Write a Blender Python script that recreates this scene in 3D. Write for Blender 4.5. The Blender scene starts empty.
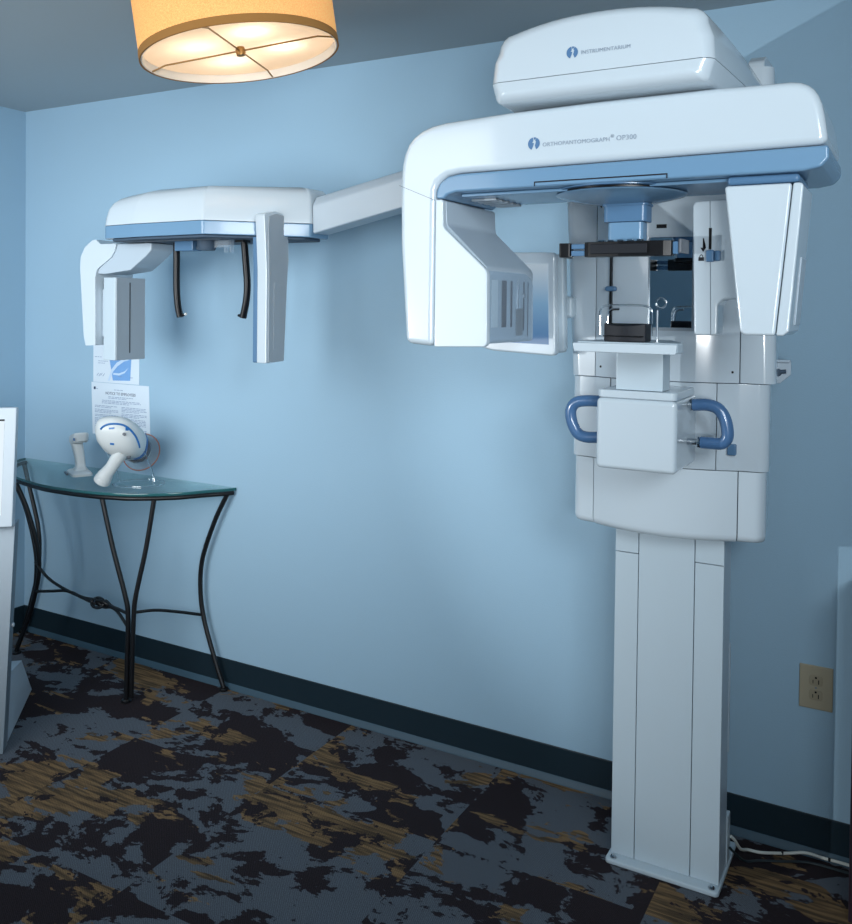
import bpy, bmesh, math, random
from mathutils import Vector, Matrix
from mathutils.bvhtree import BVHTree

random.seed(7)
PI = math.pi
scene = bpy.context.scene
COL = scene.collection

# ------------------------------------------------------------------ materials
def lin(c):
    def f(v):
        v /= 255.0
        return v / 12.92 if v <= 0.04045 else ((v + 0.055) / 1.055) ** 2.4
    return (f(c[0]), f(c[1]), f(c[2]), 1.0)

def new_mat(name):
    m = bpy.data.materials.new(name)
    m.use_nodes = True
    nt = m.node_tree
    return m, nt, nt.nodes['Principled BSDF']

def mat(name, rgb, rough=0.4, metal=0.0, spec=0.5, coat=0.0, noise=0.03, nscale=40.0, bump=0.0, bscale=300.0):
    """procedural principled material with a faint colour mottling and optional fine bump"""
    m, nt, b = new_mat(name)
    base = lin(rgb)
    b.inputs['Roughness'].default_value = rough
    b.inputs['Metallic'].default_value = metal
    b.inputs['Specular IOR Level'].default_value = spec
    b.inputs['Coat Weight'].default_value = coat
    b.inputs['Coat Roughness'].default_value = 0.06
    tc = nt.nodes.new('ShaderNodeTexCoord')
    nz = nt.nodes.new('ShaderNodeTexNoise')
    nz.inputs['Scale'].default_value = nscale
    nz.inputs['Detail'].default_value = 3
    nt.links.new(tc.outputs['Object'], nz.inputs['Vector'])
    mx = nt.nodes.new('ShaderNodeMix'); mx.data_type = 'RGBA'
    mx.inputs['A'].default_value = tuple(v * (1 - noise) for v in base[:3]) + (1,)
    mx.inputs['B'].default_value = tuple(min(1, v * (1 + noise)) for v in base[:3]) + (1,)
    nt.links.new(nz.outputs['Fac'], mx.inputs['Factor'])
    nt.links.new(mx.outputs['Result'], b.inputs['Base Color'])
    if bump > 0:
        n2 = nt.nodes.new('ShaderNodeTexNoise')
        n2.inputs['Scale'].default_value = bscale
        n2.inputs['Detail'].default_value = 4
        nt.links.new(tc.outputs['Object'], n2.inputs['Vector'])
        bp = nt.nodes.new('ShaderNodeBump')
        bp.inputs['Strength'].default_value = bump
        bp.inputs['Distance'].default_value = 0.002
        nt.links.new(n2.outputs['Fac'], bp.inputs['Height'])
        nt.links.new(bp.outputs['Normal'], b.inputs['Normal'])
    return m

def clear_mat(name, rgb, rough=0.02, ior=1.45):
    m, nt, b = new_mat(name)
    b.inputs['Base Color'].default_value = lin(rgb)
    b.inputs['Transmission Weight'].default_value = 1.0
    b.inputs['Roughness'].default_value = rough
    b.inputs['IOR'].default_value = ior
    return m

def emit_mat(name, rgb, strength):
    m, nt, b = new_mat(name)
    b.inputs['Base Color'].default_value = (0.02, 0.02, 0.02, 1)
    b.inputs['Emission Color'].default_value = lin(rgb)
    b.inputs['Emission Strength'].default_value = strength
    return m

WALL = mat('wall_paint', (155, 187, 208), 0.75, spec=0.2, noise=0.015, nscale=3, bump=0.25, bscale=220)
CEIL = mat('ceiling_paint', (168, 180, 186), 0.9, spec=0.1, noise=0.015, nscale=2, bump=0.2, bscale=150)
BASEB = mat('rubber_baseboard', (22, 40, 50), 0.45, spec=0.4, noise=0.06)
TOE = mat('rubber_toe', (56, 82, 98), 0.45, spec=0.4, noise=0.04)
WHITE = mat('white_gloss_plastic', (198, 211, 220), 0.16, spec=0.5, coat=0.35, noise=0.006, nscale=5)
WHITE2 = mat('white_satin_plastic', (188, 204, 214), 0.32, spec=0.45, noise=0.008, nscale=5)
PALE = mat('pale_grey_plastic', (178, 193, 205), 0.3, spec=0.45, noise=0.01, nscale=8)
GREY = mat('grey_plastic', (160, 171, 180), 0.35, spec=0.45, noise=0.015, nscale=8)
SEAM = mat('seam_shadow_gap', (62, 80, 98), 0.7, noise=0.05)
BLUE = mat('steel_blue_plastic', (110, 147, 178), 0.25, spec=0.5, coat=0.2, noise=0.01, nscale=6)
DBLUE = mat('deep_blue_plastic', (84, 120, 154), 0.25, spec=0.5, noise=0.015)
GRIP = mat('blue_grip_plastic', (74, 110, 152), 0.22, spec=0.6, coat=0.3, noise=0.02)
INK = mat('blue_print_ink', (78, 118, 160), 0.5, noise=0.02)
INKG = mat('grey_print_ink', (138, 153, 170), 0.5, noise=0.02)
BLACK = mat('black_plastic', (10, 11, 15), 0.34, spec=0.35, noise=0.05)
RUBBER = mat('dark_rubber', (26, 29, 36), 0.55, spec=0.3, noise=0.05)
IRON = mat('black_wrought_iron', (12, 14, 18), 0.42, spec=0.5, noise=0.2, nscale=90, bump=0.3, bscale=140)
CHROME = mat('polished_steel', (200, 205, 210), 0.12, metal=1.0, noise=0.01)
MIRROR = mat('mirror_glass', (205, 215, 222), 0.02, metal=1.0, noise=0.004)
ALU = mat('brushed_grey_metal', (128, 140, 150), 0.4, metal=0.35, noise=0.03, nscale=60)
KWHITE = mat('kiosk_white_paint', (186, 198, 208), 0.4, noise=0.01)
RED = mat('red_plastic', (190, 30, 40), 0.3, noise=0.03)
COPPER = mat('copper_edge', (176, 104, 78), 0.35, metal=0.3, noise=0.04)
DEVW = mat('device_warm_white_plastic', (205, 211, 212), 0.34, spec=0.5, noise=0.012, nscale=20)
DEVB = mat('device_blue_plastic', (38, 104, 168), 0.35, noise=0.03)
DEVG = mat('device_dark_grey_plastic', (92, 98, 106), 0.4, noise=0.03)
PAPER = mat('printed_paper', (214, 227, 238), 0.85, spec=0.1, noise=0.01)
PRINT = mat('paper_black_print', (62, 80, 110), 0.8, spec=0.1, noise=0.03)
PRINTG = mat('paper_grey_print', (126, 150, 182), 0.8, spec=0.1, noise=0.03)
PBLUE = mat('paper_blue_print', (122, 168, 220), 0.8, spec=0.1, noise=0.06, nscale=50)
PSWIRL = mat('paper_white_swirl', (196, 218, 240), 0.8, spec=0.1, noise=0.01)
PLATE = mat('beige_outlet_plastic', (168, 160, 138), 0.4, noise=0.012, nscale=30)
PLATE2 = mat('beige_outlet_face', (158, 150, 128), 0.4, noise=0.012, nscale=30)
CORD = mat('white_cord_rubber', (206, 210, 204), 0.5, noise=0.02)
CORDD = mat('dark_cord_rubber', (30, 44, 50), 0.5, noise=0.04)
BRASS = mat('aged_brass', (150, 116, 70), 0.35, metal=0.8, noise=0.05)
TRIMTAN = mat('shade_trim_fabric', (170, 120, 62), 0.9, noise=0.05, nscale=200)
WOODD = mat('dark_stained_wood', (52, 40, 50), 0.45, noise=0.25, nscale=18)
LINER = mat('white_shade_liner', (240, 235, 225), 0.7, noise=0.01)
CLEAR = clear_mat('clear_acrylic', (245, 250, 252), 0.02, 1.45)
def thin_clear(name, rgb, tr=0.86, rough=0.03):
    m, nt, b = new_mat(name)
    b.inputs['Base Color'].default_value = lin(rgb)
    b.inputs['Roughness'].default_value = rough
    tb = nt.nodes.new('ShaderNodeBsdfTransparent')
    tb.inputs['Color'].default_value = lin(rgb)
    mix = nt.nodes.new('ShaderNodeMixShader')
    mix.inputs['Fac'].default_value = tr
    out = nt.nodes['Material Output']
    nt.links.new(b.outputs['BSDF'], mix.inputs[1]); nt.links.new(tb.outputs['BSDF'], mix.inputs[2])
    nt.links.new(mix.outputs['Shader'], out.inputs['Surface'])
    return m
WINDOW = thin_clear('clear_plastic_cover', (238, 245, 250), 0.84)
TGLASS = thin_clear('table_glass', (240, 248, 248), 0.92)
TGEDGE = mat('green_glass_edge', (46, 96, 100), 0.1, spec=0.6, noise=0.05)
DISCM = thin_clear('clear_shield_acrylic', (205, 220, 228), 0.72)
SCREEN = emit_mat('lit_screen', (118, 172, 214), 0.62)
KSCREEN = emit_mat('lit_white_screen', (222, 236, 246), 0.95)

# screen gradient belongs to the picture the panel shows (lit display)
def screen_picture():
    nt = SCREEN.node_tree; b = nt.nodes['Principled BSDF']
    tc = nt.nodes.new('ShaderNodeTexCoord'); sp = nt.nodes.new('ShaderNodeSeparateXYZ')
    rp = nt.nodes.new('ShaderNodeValToRGB')
    nt.links.new(tc.outputs['Generated'], sp.inputs[0]); nt.links.new(sp.outputs['Z'], rp.inputs['Fac'])
    rp.color_ramp.elements[0].position = 0.05; rp.color_ramp.elements[0].color = lin((84, 134, 188))
    rp.color_ramp.elements[1].position = 0.95; rp.color_ramp.elements[1].color = lin((196, 216, 232))
    e = rp.color_ramp.elements.new(0.5); e.color = lin((132, 178, 216))
    nt.links.new(rp.outputs['Color'], b.inputs['Emission Color'])
    b.inputs['Roughness'].default_value = 0.15
screen_picture()

def shade_material():
    m, nt, b = new_mat('lampshade_fabric')
    tc = nt.nodes.new('ShaderNodeTexCoord')
    mp = nt.nodes.new('ShaderNodeMapping'); mp.inputs['Scale'].default_value = (1, 1, 1)
    nt.links.new(tc.outputs['Object'], mp.inputs['Vector'])
    nz = nt.nodes.new('ShaderNodeTexNoise'); nz.inputs['Scale'].default_value = 420; nz.inputs['Detail'].default_value = 3
    nt.links.new(mp.outputs['Vector'], nz.inputs['Vector'])
    rp = nt.nodes.new('ShaderNodeValToRGB')
    rp.color_ramp.elements[0].position = 0.3; rp.color_ramp.elements[0].color = lin((226, 158, 92))
    rp.color_ramp.elements[1].position = 0.7; rp.color_ramp.elements[1].color = lin((246, 188, 120))
    nt.links.new(nz.outputs['Fac'], rp.inputs['Fac'])
    nt.links.new(rp.outputs['Color'], b.inputs['Base Color'])
    nt.links.new(rp.outputs['Color'], b.inputs['Emission Color'])
    b.inputs['Emission Strength'].default_value = 0.55
    b.inputs['Roughness'].default_value = 0.95
    b.inputs['Specular IOR Level'].default_value = 0.1
    return m
SHADE = shade_material()
def diffuser_material():
    m, nt, b = new_mat('lamp_diffuser')
    b.inputs['Base Color'].default_value = lin((250, 238, 224))
    b.inputs['Roughness'].default_value = 0.6
    tl = nt.nodes.new('ShaderNodeBsdfTranslucent'); tl.inputs['Color'].default_value = lin((252, 238, 222))
    mix = nt.nodes.new('ShaderNodeMixShader'); mix.inputs['Fac'].default_value = 0.75
    out = nt.nodes['Material Output']
    nt.links.new(b.outputs['BSDF'], mix.inputs[1]); nt.links.new(tl.outputs['BSDF'], mix.inputs[2])
    nt.links.new(mix.outputs['Shader'], out.inputs['Surface'])
    return m
DIFFUSER = diffuser_material()

def carpet_material():
    m, nt, b = new_mat('patterned_carpet_tiles')
    N = nt.nodes.new; L = nt.links.new
    geo = N('ShaderNodeNewGeometry')
    sep = N('ShaderNodeSeparateXYZ'); L(geo.outputs['Position'], sep.inputs[0])
    TILE = 0.61
    def tilec(sock, off):
        a = N('ShaderNodeMath'); a.operation = 'ADD'; a.inputs[1].default_value = off; L(sock, a.inputs[0])
        d = N('ShaderNodeMath'); d.operation = 'DIVIDE'; d.inputs[1].default_value = TILE; L(a.outputs[0], d.inputs[0])
        f = N('ShaderNodeMath'); f.operation = 'FLOOR'; L(d.outputs[0], f.inputs[0])
        return f.outputs[0], d.outputs[0]
    fx, tx = tilec(sep.outputs['X'], -0.05)
    fy, ty = tilec(sep.outputs['Y'], -0.12)
    cmb = N('ShaderNodeCombineXYZ'); L(fx, cmb.inputs[0]); L(fy, cmb.inputs[1])
    wn = N('ShaderNodeTexWhiteNoise'); wn.noise_dimensions = '3D'; L(cmb.outputs[0], wn.inputs['Vector'])
    sc = N('ShaderNodeVectorMath'); sc.operation = 'SCALE'; sc.inputs['Scale'].default_value = 40
    L(wn.outputs['Color'], sc.inputs[0])
    add = N('ShaderNodeVectorMath'); add.operation = 'ADD'
    L(geo.outputs['Position'], add.inputs[0]); L(sc.outputs[0], add.inputs[1])
    def noise(scale, detail, rough, stretch, seed, dist=0.0):
        mp = N('ShaderNodeMapping'); mp.inputs['Scale'].default_value = stretch; mp.inputs['Location'].default_value = (seed, seed * 1.7, 0)
        L(add.outputs[0], mp.inputs['Vector'])
        n = N('ShaderNodeTexNoise'); n.noise_dimensions = '2D'
        n.inputs['Scale'].default_value = scale; n.inputs['Detail'].default_value = detail
        n.inputs['Roughness'].default_value = rough; n.inputs['Distortion'].default_value = dist
        L(mp.outputs[0], n.inputs['Vector'])
        return n.outputs['Fac']
    def step(sock, t, w=0.006):
        r = N('ShaderNodeMapRange'); r.inputs['From Min'].default_value = t - w; r.inputs['From Max'].default_value = t + w
        L(sock, r.inputs['Value']); return r.outputs['Result']
    def mixc(fac, a, bb):
        x = N('ShaderNodeMix'); x.data_type = 'RGBA'
        L(fac, x.inputs['Factor'])
        for s, k in ((a, 'A'), (bb, 'B')):
            if isinstance(s, tuple): x.inputs[k].default_value = s
            else: L(s, x.inputs[k])
        return x.outputs['Result']
    # yarn colours: slate, near-black plum, and striped tan
    streak = step(noise(1.0, 3, 0.6, (5, 75, 1), 3.3), 0.5, 0.13)
    fine = noise(260, 2, 0.7, (1, 1, 1), 9.1)
    slate = mixc(fine, lin((67, 74, 84)), lin((118, 125, 134)))
    plum = mixc(fine, lin((29, 25, 29)), lin((62, 54, 58)))
    tan1 = mixc(streak, lin((68, 58, 48)), lin((150, 120, 86)))
    finelow = step(fine, 0.75, 0.5)
    tan = mixc(finelow, tan1, lin((112, 94, 72)))
    d1 = step(noise(3.3, 6, 0.62, (0.8, 1.2, 1), 1.3, 0.25), 0.51)
    t1 = step(noise(3.4, 5, 0.60, (0.7, 1.5, 1), 5.7, 0.2), 0.560)
    d2 = step(noise(7.5, 6, 0.66, (0.8, 1.2, 1), 7.9, 0.2), 0.585)
    c = mixc(d1, slate, plum)
    c = mixc(t1, c, tan)
    c = mixc(d2, c, plum)
    # weave rows
    wv = N('ShaderNodeTexWave'); wv.inputs['Scale'].default_value = 95; wv.bands_direction = 'DIAGONAL'
    wv.inputs['Distortion'].default_value = 3
    L(geo.outputs['Position'], wv.inputs['Vector'])
    dk = N('ShaderNodeMix'); dk.data_type = 'RGBA'; dk.blend_type = 'MULTIPLY'; dk.inputs['Factor'].default_value = 0.35
    L(c, dk.inputs['A']); L(wv.outputs['Color'], dk.inputs['B'])
    L(dk.outputs['Result'], b.inputs['Base Color'])
    b.inputs['Roughness'].default_value = 0.95
    b.inputs['Specular IOR Level'].default_value = 0.1
    bp = N('ShaderNodeBump'); bp.inputs['Strength'].default_value = 0.5; bp.inputs['Distance'].default_value = 0.003
    L(fine, bp.inputs['Height']); L(bp.outputs['Normal'], b.inputs['Normal'])
    return m
CARPET = carpet_material()

# ------------------------------------------------------------------ mesh helpers
def bevel_bm(bm, r, seg=3, ang=25):
    if r <= 0: return
    bmesh.ops.recalc_face_normals(bm, faces=bm.faces)
    es = [e for e in bm.edges if len(e.link_faces) == 2 and e.calc_face_angle(0) > math.radians(ang)]
    if es:
        bmesh.ops.bevel(bm, geom=es, offset=r, offset_type='OFFSET', segments=seg, profile=0.5, affect='EDGES', clamp_overlap=True)

def prism(pts, vec, r=0.0, seg=3, ang=25):
    bm = bmesh.new()
    a = [bm.verts.new(p) for p in pts]
    v = Vector(vec)
    b = [bm.verts.new(Vector(p) + v) for p in pts]
    n = len(pts)
    bm.faces.new(a); bm.faces.new(b[::-1])
    for i in range(n):
        bm.faces.new((a[i], b[i], b[(i + 1) % n], a[(i + 1) % n]))
    bmesh.ops.recalc_face_normals(bm, faces=bm.faces)
    bevel_bm(bm, r, seg, ang)
    return bm

def xz(pts, y0, y1, r=0.0, seg=3, ang=25):
    return prism([(p[0], y0, p[1]) for p in pts], (0, y1 - y0, 0), r, seg, ang)
def xy(pts, z0, z1, r=0.0, seg=3, ang=25):
    return prism([(p[0], p[1], z0) for p in pts], (0, 0, z1 - z0), r, seg, ang)
def yz(pts, x0, x1, r=0.0, seg=3, ang=25):
    return prism([(x0, p[0], p[1]) for p in pts], (x1 - x0, 0, 0), r, seg, ang)
def box(x0, x1, y0, y1, z0, z1, r=0.0, seg=3):
    return prism([(x0, y0, z0), (x1, y0, z0), (x1, y1, z0), (x0, y1, z0)], (0, 0, z1 - z0), r, seg)

def rounded(pts, rad, seg=6):
    """round the corners of a 2D polygon; rad is one radius or one per corner"""
    n = len(pts); out = []
    for i in range(n):
        p0 = Vector(pts[i - 1]); p = Vector(pts[i]); p1 = Vector(pts[(i + 1) % n])
        r = rad if not isinstance(rad, (list, tuple)) else rad[i]
        if r <= 0: out.append(tuple(p)); continue
        a = (p0 - p); b = (p1 - p); la, lb = a.length, b.length
        a.normalize(); b.normalize()
        ang = math.acos(max(-1, min(1, a.dot(b))))
        if ang > PI - 0.02: out.append(tuple(p)); continue
        t = min(r / math.tan(ang / 2), la * 0.49, lb * 0.49)
        rr = t * math.tan(ang / 2)
        bis = (a + b).normalized(); c = p + bis * (rr / math.sin(ang / 2))
        s = p + a * t; e = p + b * t
        a0 = math.atan2(s.y - c.y, s.x - c.x); a1 = math.atan2(e.y - c.y, e.x - c.x)
        d = a1 - a0
        while d > PI: d -= 2 * PI
        while d < -PI: d += 2 * PI
        for k in range(seg + 1):
            th = a0 + d * k / seg
            out.append((c.x + rr * math.cos(th), c.y + rr * math.sin(th)))
    return out

def loft(rings, cap=True):
    bm = bmesh.new()
    vs = [[bm.verts.new(p) for p in r] for r in rings]
    n = len(rings[0])
    for i in range(len(vs) - 1):
        for j in range(n):
            bm.faces.new((vs[i][j], vs[i][(j + 1) % n], vs[i + 1][(j + 1) % n], vs[i + 1][j]))
    if cap:
        bm.faces.new(vs[0][::-1]); bm.faces.new(vs[-1])
    bmesh.ops.recalc_face_normals(bm, faces=bm.faces)
    return bm

def smooth_path(pts, k=8, closed=False):
    P = [Vector(p) for p in pts]; n = len(P); out = []
    rng = range(n) if closed else range(n - 1)
    for i in rng:
        if closed:
            p0, p1, p2, p3 = P[i - 1], P[i], P[(i + 1) % n], P[(i + 2) % n]
        else:
            p0 = P[i - 1] if i > 0 else P[0] * 2 - P[1]
            p1, p2 = P[i], P[i + 1]
            p3 = P[i + 2] if i + 2 < n else P[-1] * 2 - P[-2]
        for j in range(k):
            t = j / k
            out.append(0.5 * ((2 * p1) + (p2 - p0) * t + (2 * p0 - 5 * p1 + 4 * p2 - p3) * t * t + (3 * p1 - p0 - 3 * p2 + p3) * t ** 3))
    if not closed: out.append(P[-1])
    return out

def tube(pts, r, n=10, closed=False, up=None):
    """round (or elliptical: r=(a,b)) bar along a path; r may be a list per point"""
    P = [Vector(p) for p in pts]; m = len(P); rings = []
    ref = Vector(up) if up else None
    prev = None
    for i in range(m):
        if closed: t = P[(i + 1) % m] - P[i - 1]
        else: t = (P[min(i + 1, m - 1)] - P[max(i - 1, 0)])
        t.normalize()
        if prev is None:
            u = ref if ref else (Vector((0, 0, 1)) if abs(t.z) < 0.9 else Vector((1, 0, 0)))
        else: u = ref if ref else prev
        u = (u - t * u.dot(t)).normalized(); prev = u
        w = t.cross(u)
        rr = r[i] if isinstance(r, list) else r
        a, b = rr if isinstance(rr, tuple) else (rr, rr)
        rings.append([P[i] + u * (a * math.cos(2 * PI * k / n)) + w * (b * math.sin(2 * PI * k / n)) for k in range(n)])
    if closed:
        rings.append(rings[0])
        bm = loft(rings, False)
        bmesh.ops.remove_doubles(bm, verts=bm.verts, dist=1e-6)
        return bm
    return loft(rings)

def lathe(prof, c, axis=(0, 0, 1), n=48):
    """prof: (radius, height along axis)"""
    ax = Vector(axis).normalized()
    u = (Vector((1, 0, 0)) if abs(ax.x) < 0.9 else Vector((0, 1, 0))); u = (u - ax * u.dot(ax)).normalized(); w = ax.cross(u)
    C0 = Vector(c); rings = []
    for (r, h) in prof:
        r = max(r, 1e-4)
        rings.append([C0 + ax * h + u * (r * math.cos(2 * PI * k / n)) + w * (r * math.sin(2 * PI * k / n)) for k in range(n)])
    return loft(rings)

def cyl(c, r, h, axis=(0, 0, 1), n=24, bev=0.0):
    b = min(bev, r * .4, h * .4)
    if b > 0: return lathe([(r - b, 0), (r, b), (r, h - b), (r - b, h)], c, axis, n)
    return lathe([(r, 0), (r, h)], c, axis, n)

def join(*bms):
    out = bmesh.new()
    for b in bms:
        me = bpy.data.meshes.new('t'); b.to_mesh(me); b.free()
        out.from_mesh(me); bpy.data.meshes.remove(me)
    return out

def xform(bm, M):
    bmesh.ops.transform(bm, matrix=M, verts=bm.verts); return bm

ROOTLOC = {}
def obj(name, bm, m, parent=None, smooth=True, ang=38):
    me = bpy.data.meshes.new(name)
    for e in bm.edges:
        e.smooth = not (len(e.link_faces) == 2 and e.calc_face_angle(0) > math.radians(ang))
    for f in bm.faces: f.smooth = smooth
    # mesh data is authored in world coordinates; move its origin onto its own base
    zs = [v.co.z for v in bm.verts]; xs = [v.co.x for v in bm.verts]; ys = [v.co.y for v in bm.verts]
    org = Vector(((min(xs) + max(xs)) / 2, (min(ys) + max(ys)) / 2, min(zs)))
    bmesh.ops.translate(bm, verts=bm.verts, vec=-org)
    bm.to_mesh(me); bm.free()
    o = bpy.data.objects.new(name, me); COL.objects.link(o)
    o.data.materials.append(m)
    w = o.modifiers.new('normals', 'WEIGHTED_NORMAL'); w.keep_sharp = True
    ROOTLOC[o.name] = org
    if parent:
        o.parent = parent
        o.location = org - ROOTLOC[parent.name]
    else:
        o.location = org
    return o

def thing(name, label, cat, loc, group=None):
    o = bpy.data.objects.new(name, None); COL.objects.link(o)
    o.empty_display_size = 0.05
    o.location = loc; ROOTLOC[o.name] = Vector(loc)
    o['label'] = label; o['category'] = cat
    if group: o['group'] = group
    return o
def tag(o, label, cat, group=None):
    o['label'] = label; o['category'] = cat
    if group: o['group'] = group
    return o
def struct(name, bm, m):
    o = obj(name, bm, m); o['kind'] = 'structure'; return o

def bvh_of(o):
    bm = bmesh.new(); bm.from_mesh(o.data)
    bmesh.ops.translate(bm, verts=bm.verts, vec=ROOTLOC[o.name])
    t = BVHTree.FromBMesh(bm); bm.free(); return t

def text_bm(s, size, spacing=1.0):
    cu = bpy.data.curves.new('t', 'FONT'); cu.body = s; cu.size = size; cu.space_character = spacing
    cu.resolution_u = 3
    to = bpy.data.objects.new('t', cu); COL.objects.link(to)
    dg = bpy.context.evaluated_depsgraph_get(); dg.update()
    me = bpy.data.meshes.new_from_object(to.evaluated_get(dg))
    bm = bmesh.new(); bm.from_mesh(me)
    bpy.data.meshes.remove(me); bpy.data.objects.remove(to); bpy.data.curves.remove(cu)
    return bm

def lay(bm, x0, z0, y, target=None, width=None, off=0.0012, thick=0.0006, slope=0.0):
    """stand flat XY artwork up in the XZ plane facing -Y, wrap it on the target's front and give it thickness"""
    xs = [v.co.x for v in bm.verts]; a, b_ = min(xs), max(xs)
    k = (width / (b_ - a)) if width else 1.0
    t = bvh_of(target) if target else None
    bmesh.ops.triangulate(bm, faces=bm.faces)
    for v in bm.verts:
        X = x0 + (v.co.x - a) * k; Z = z0 + v.co.y * k + slope * (v.co.x - a) * k
        Y = y
        if t:
            h = t.ray_cast(Vector((X, -3.0, Z)), Vector((0, 1, 0)))
            if h[0] is not None: Y = h[0].y - off
        v.co = (X, Y, Z)
    ex = bmesh.ops.extrude_face_region(bm, geom=list(bm.faces))
    vs = [g for g in ex['geom'] if isinstance(g, bmesh.types.BMVert)]
    bmesh.ops.translate(bm, verts=vs, vec=(0, thick, 0))
    bmesh.ops.recalc_face_normals(bm, faces=bm.faces)
    return bm

def flat(pts):
    bm = bmesh.new(); bm.faces.new([bm.verts.new((p[0], p[1], 0)) for p in pts]); return bm

def emblem(R):
    """two facing crescents around a slanting italic stroke"""
    def arc(a0, a1, r, n=14): return [(r * math.cos(math.radians(a0 + (a1 - a0) * i / n)), r * math.sin(math.radians(a0 + (a1 - a0) * i / n))) for i in range(n + 1)]
    left = arc(100, 248, R) + [(-0.16 * R, -0.45 * R), (0.02 * R, 0.1 * R), (-0.3 * R, 0.12 * R), (-0.1 * R, 0.45 * R)]
    right = arc(-66, 62, R) + [(0.22 * R, 0.52 * R), (0.36 * R, 0.3 * R), (0.18 * R, -0.3 * R)]
    cap = arc(66, 92, R, 5) + [(0.0, 0.62 * R), (0.2 * R, 0.66 * R)]
    return join(flat(left), flat(right), flat(cap))

# ------------------------------------------------------------------ setting
RX, FY, H = 5.3, -4.5, 2.44
struct('floor', box(0, RX, FY, 0, -0.05, 0), CARPET)
struct('ceiling', box(0, RX, FY, 0, H, H + 0.05), CEIL)
struct('wall_back', box(-0.1, RX + 0.1, 0, 0.1, -0.05, H + 0.05), WALL)
struct('wall_left', box(-0.1, 0, FY, 0, -0.05, H + 0.05), WALL)
struct('wall_right', box(RX, RX + 0.1, FY, 0, -0.05, H + 0.05), WALL)
struct('wall_front', box(-0.1, RX + 0.1, FY - 0.1, FY, -0.05, H + 0.05), WALL)
def baseboard(name, prof, along):
    bm = bmesh.new(); return along(prof)
cove = [(0, 0.0), (-0.016, 0.0), (-0.014, 0.006), (-0.006, 0.022), (-0.005, 0.110), (-0.003, 0.114), (0, 0.114)]
struct('baseboard_back', yz(cove, 0.0, RX), BASEB)
struct('trim_1', yz([(-0.0055, 0.0), (-0.019, 0.0), (-0.0175, 0.005), (-0.0085, 0.020), (-0.0055, 0.022)], 0.006, RX), TOE)
struct('baseboard_left', xz([(-p[0], p[1]) for p in cove], FY, -0.0055), BASEB)

# ------------------------------------------------------------------ panoramic x-ray machine
CX = 3.098
R0 = thing('panoramic_xray_machine', 'tall white and blue wall-standing dental panoramic x-ray machine with a long side arm', 'x-ray machine', (CX, -0.2, 0))

# base plate and column
bp = obj('base_plate', xy(rounded([(2.944, -0.338), (3.252, -0.338), (3.252, -0.075), (2.944, -0.075)], [0.012, 0.012, 0.004, 0.004]), 0.0005, 0.014, 0.004), WHITE2, R0)
for (bx, by) in ((2.965, -0.322), (3.232, -0.322)):
    obj('bolt', join(cyl((bx, by, 0.0142), 0.010, 0.002, n=20), lathe([(0.0075, 0.0163), (0.0075, 0.019), (0.005, 0.022)], (bx, by, 0), n=6)), CHROME, bp)
colm = obj('column', box(2.956, 3.241, -0.295, -0.205, 0.0142, 2.0), SEAM, R0)
fp = obj('front_panel', box(3.0185, 3.169, -0.303, -0.2955, 0.0145, 0.985, 0.0012, 2), WHITE2, colm)
for (a, b_) in ((2.952, 3.0165), (3.171, 3.246)):
    obj('side_panel', box(a, b_, -0.303, -0.2952, 0.0145, 0.868, 0.0015, 2), WHITE2, colm)
    obj('end_cap', box(a, b_, -0.303, -0.2952, 0.870, 0.985, 0.0015, 2), WHITE2, colm)
obj('side_cover', box(3.2412, 3.246, -0.295, -0.206, 0.0145, 0.985, 0.001, 2), PALE, colm)
obj('cable_guide', box(3.20, 3.249, -0.2045, -0.165, 0.0145, 0.15, 0.003, 2), WHITE2, colm)
obj('cable_rail', box(3.23, 3.2475, -0.2045, -0.19, 0.33, 0.63, 0.002, 2), PALE, colm)

# carriage covers. Plan: gently bowed front, rounded shoulders
def front_y(x, bow=0.045, y0=-0.37, hw=0.19): return y0 - bow * (1 - ((x - CX) / hw) ** 2)
def centre_plan(hw, back, n=14):
    xs = [CX - hw + 2 * hw * i / n for i in range(n + 1)]
    return [(x, front_y(x)) for x in xs] + [(CX + hw, back), (CX - hw, back)]
def side_plan(s, x_in, x_out, back, rad=0.03, y_out=-0.357):
    p = rounded([(CX + s * x_in, back), (CX + s * x_in, -0.3685), (CX + s * x_out, y_out), (CX + s * (x_out - 0.022), back)], [0, 0, rad, 0.01], 6)
    return p
HWF, HWO = 0.1895, 0.257
inner = obj('carriage', xy(rounded([(CX - 0.225, -0.17), (CX - 0.243, -0.335), (CX - 0.18, -0.365), (CX, -0.40), (CX + 0.18, -0.365), (CX + 0.243, -0.335), (CX + 0.225, -0.17)], 0.01), 0.975, 2.150), SEAM, R0)
def low_front():
    bm = xy(centre_plan(HWF, -0.30), 0.948, 1.1355, 0.0)
    return bm
# lower cover with a rounded belly
def belly(plan, z0, z1, r, n=5):
    c = Vector((CX, -0.12))
    rings = []
    for i in range(n + 1):
        t = i / n * PI / 2
        ins = r * (1 - math.sin(t)); z = z0 + r * (1 - math.cos(t))
        ring = []
        for p in plan:
            v = Vector(p); d = (v - c)
            ring.append((p[0] - (d.x / 0.25) * ins * 0.4, p[1] + (0.8 * ins if p[1] < -0.2 else 0), z))
        rings.append(ring)
    rings.append([(p[0], p[1], z1) for p in plan])
    return loft(rings)
lc = obj('lower_cover', belly(centre_plan(HWF, -0.30), 0.951, 1.1355, 0.022), WHITE, inner)
for s in (-1, 1):
    obj('lower_cover', belly(side_plan(s, 0.192, HWO, -0.16), 0.953, 1.1355, 0.02), WHITE, inner)
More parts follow.
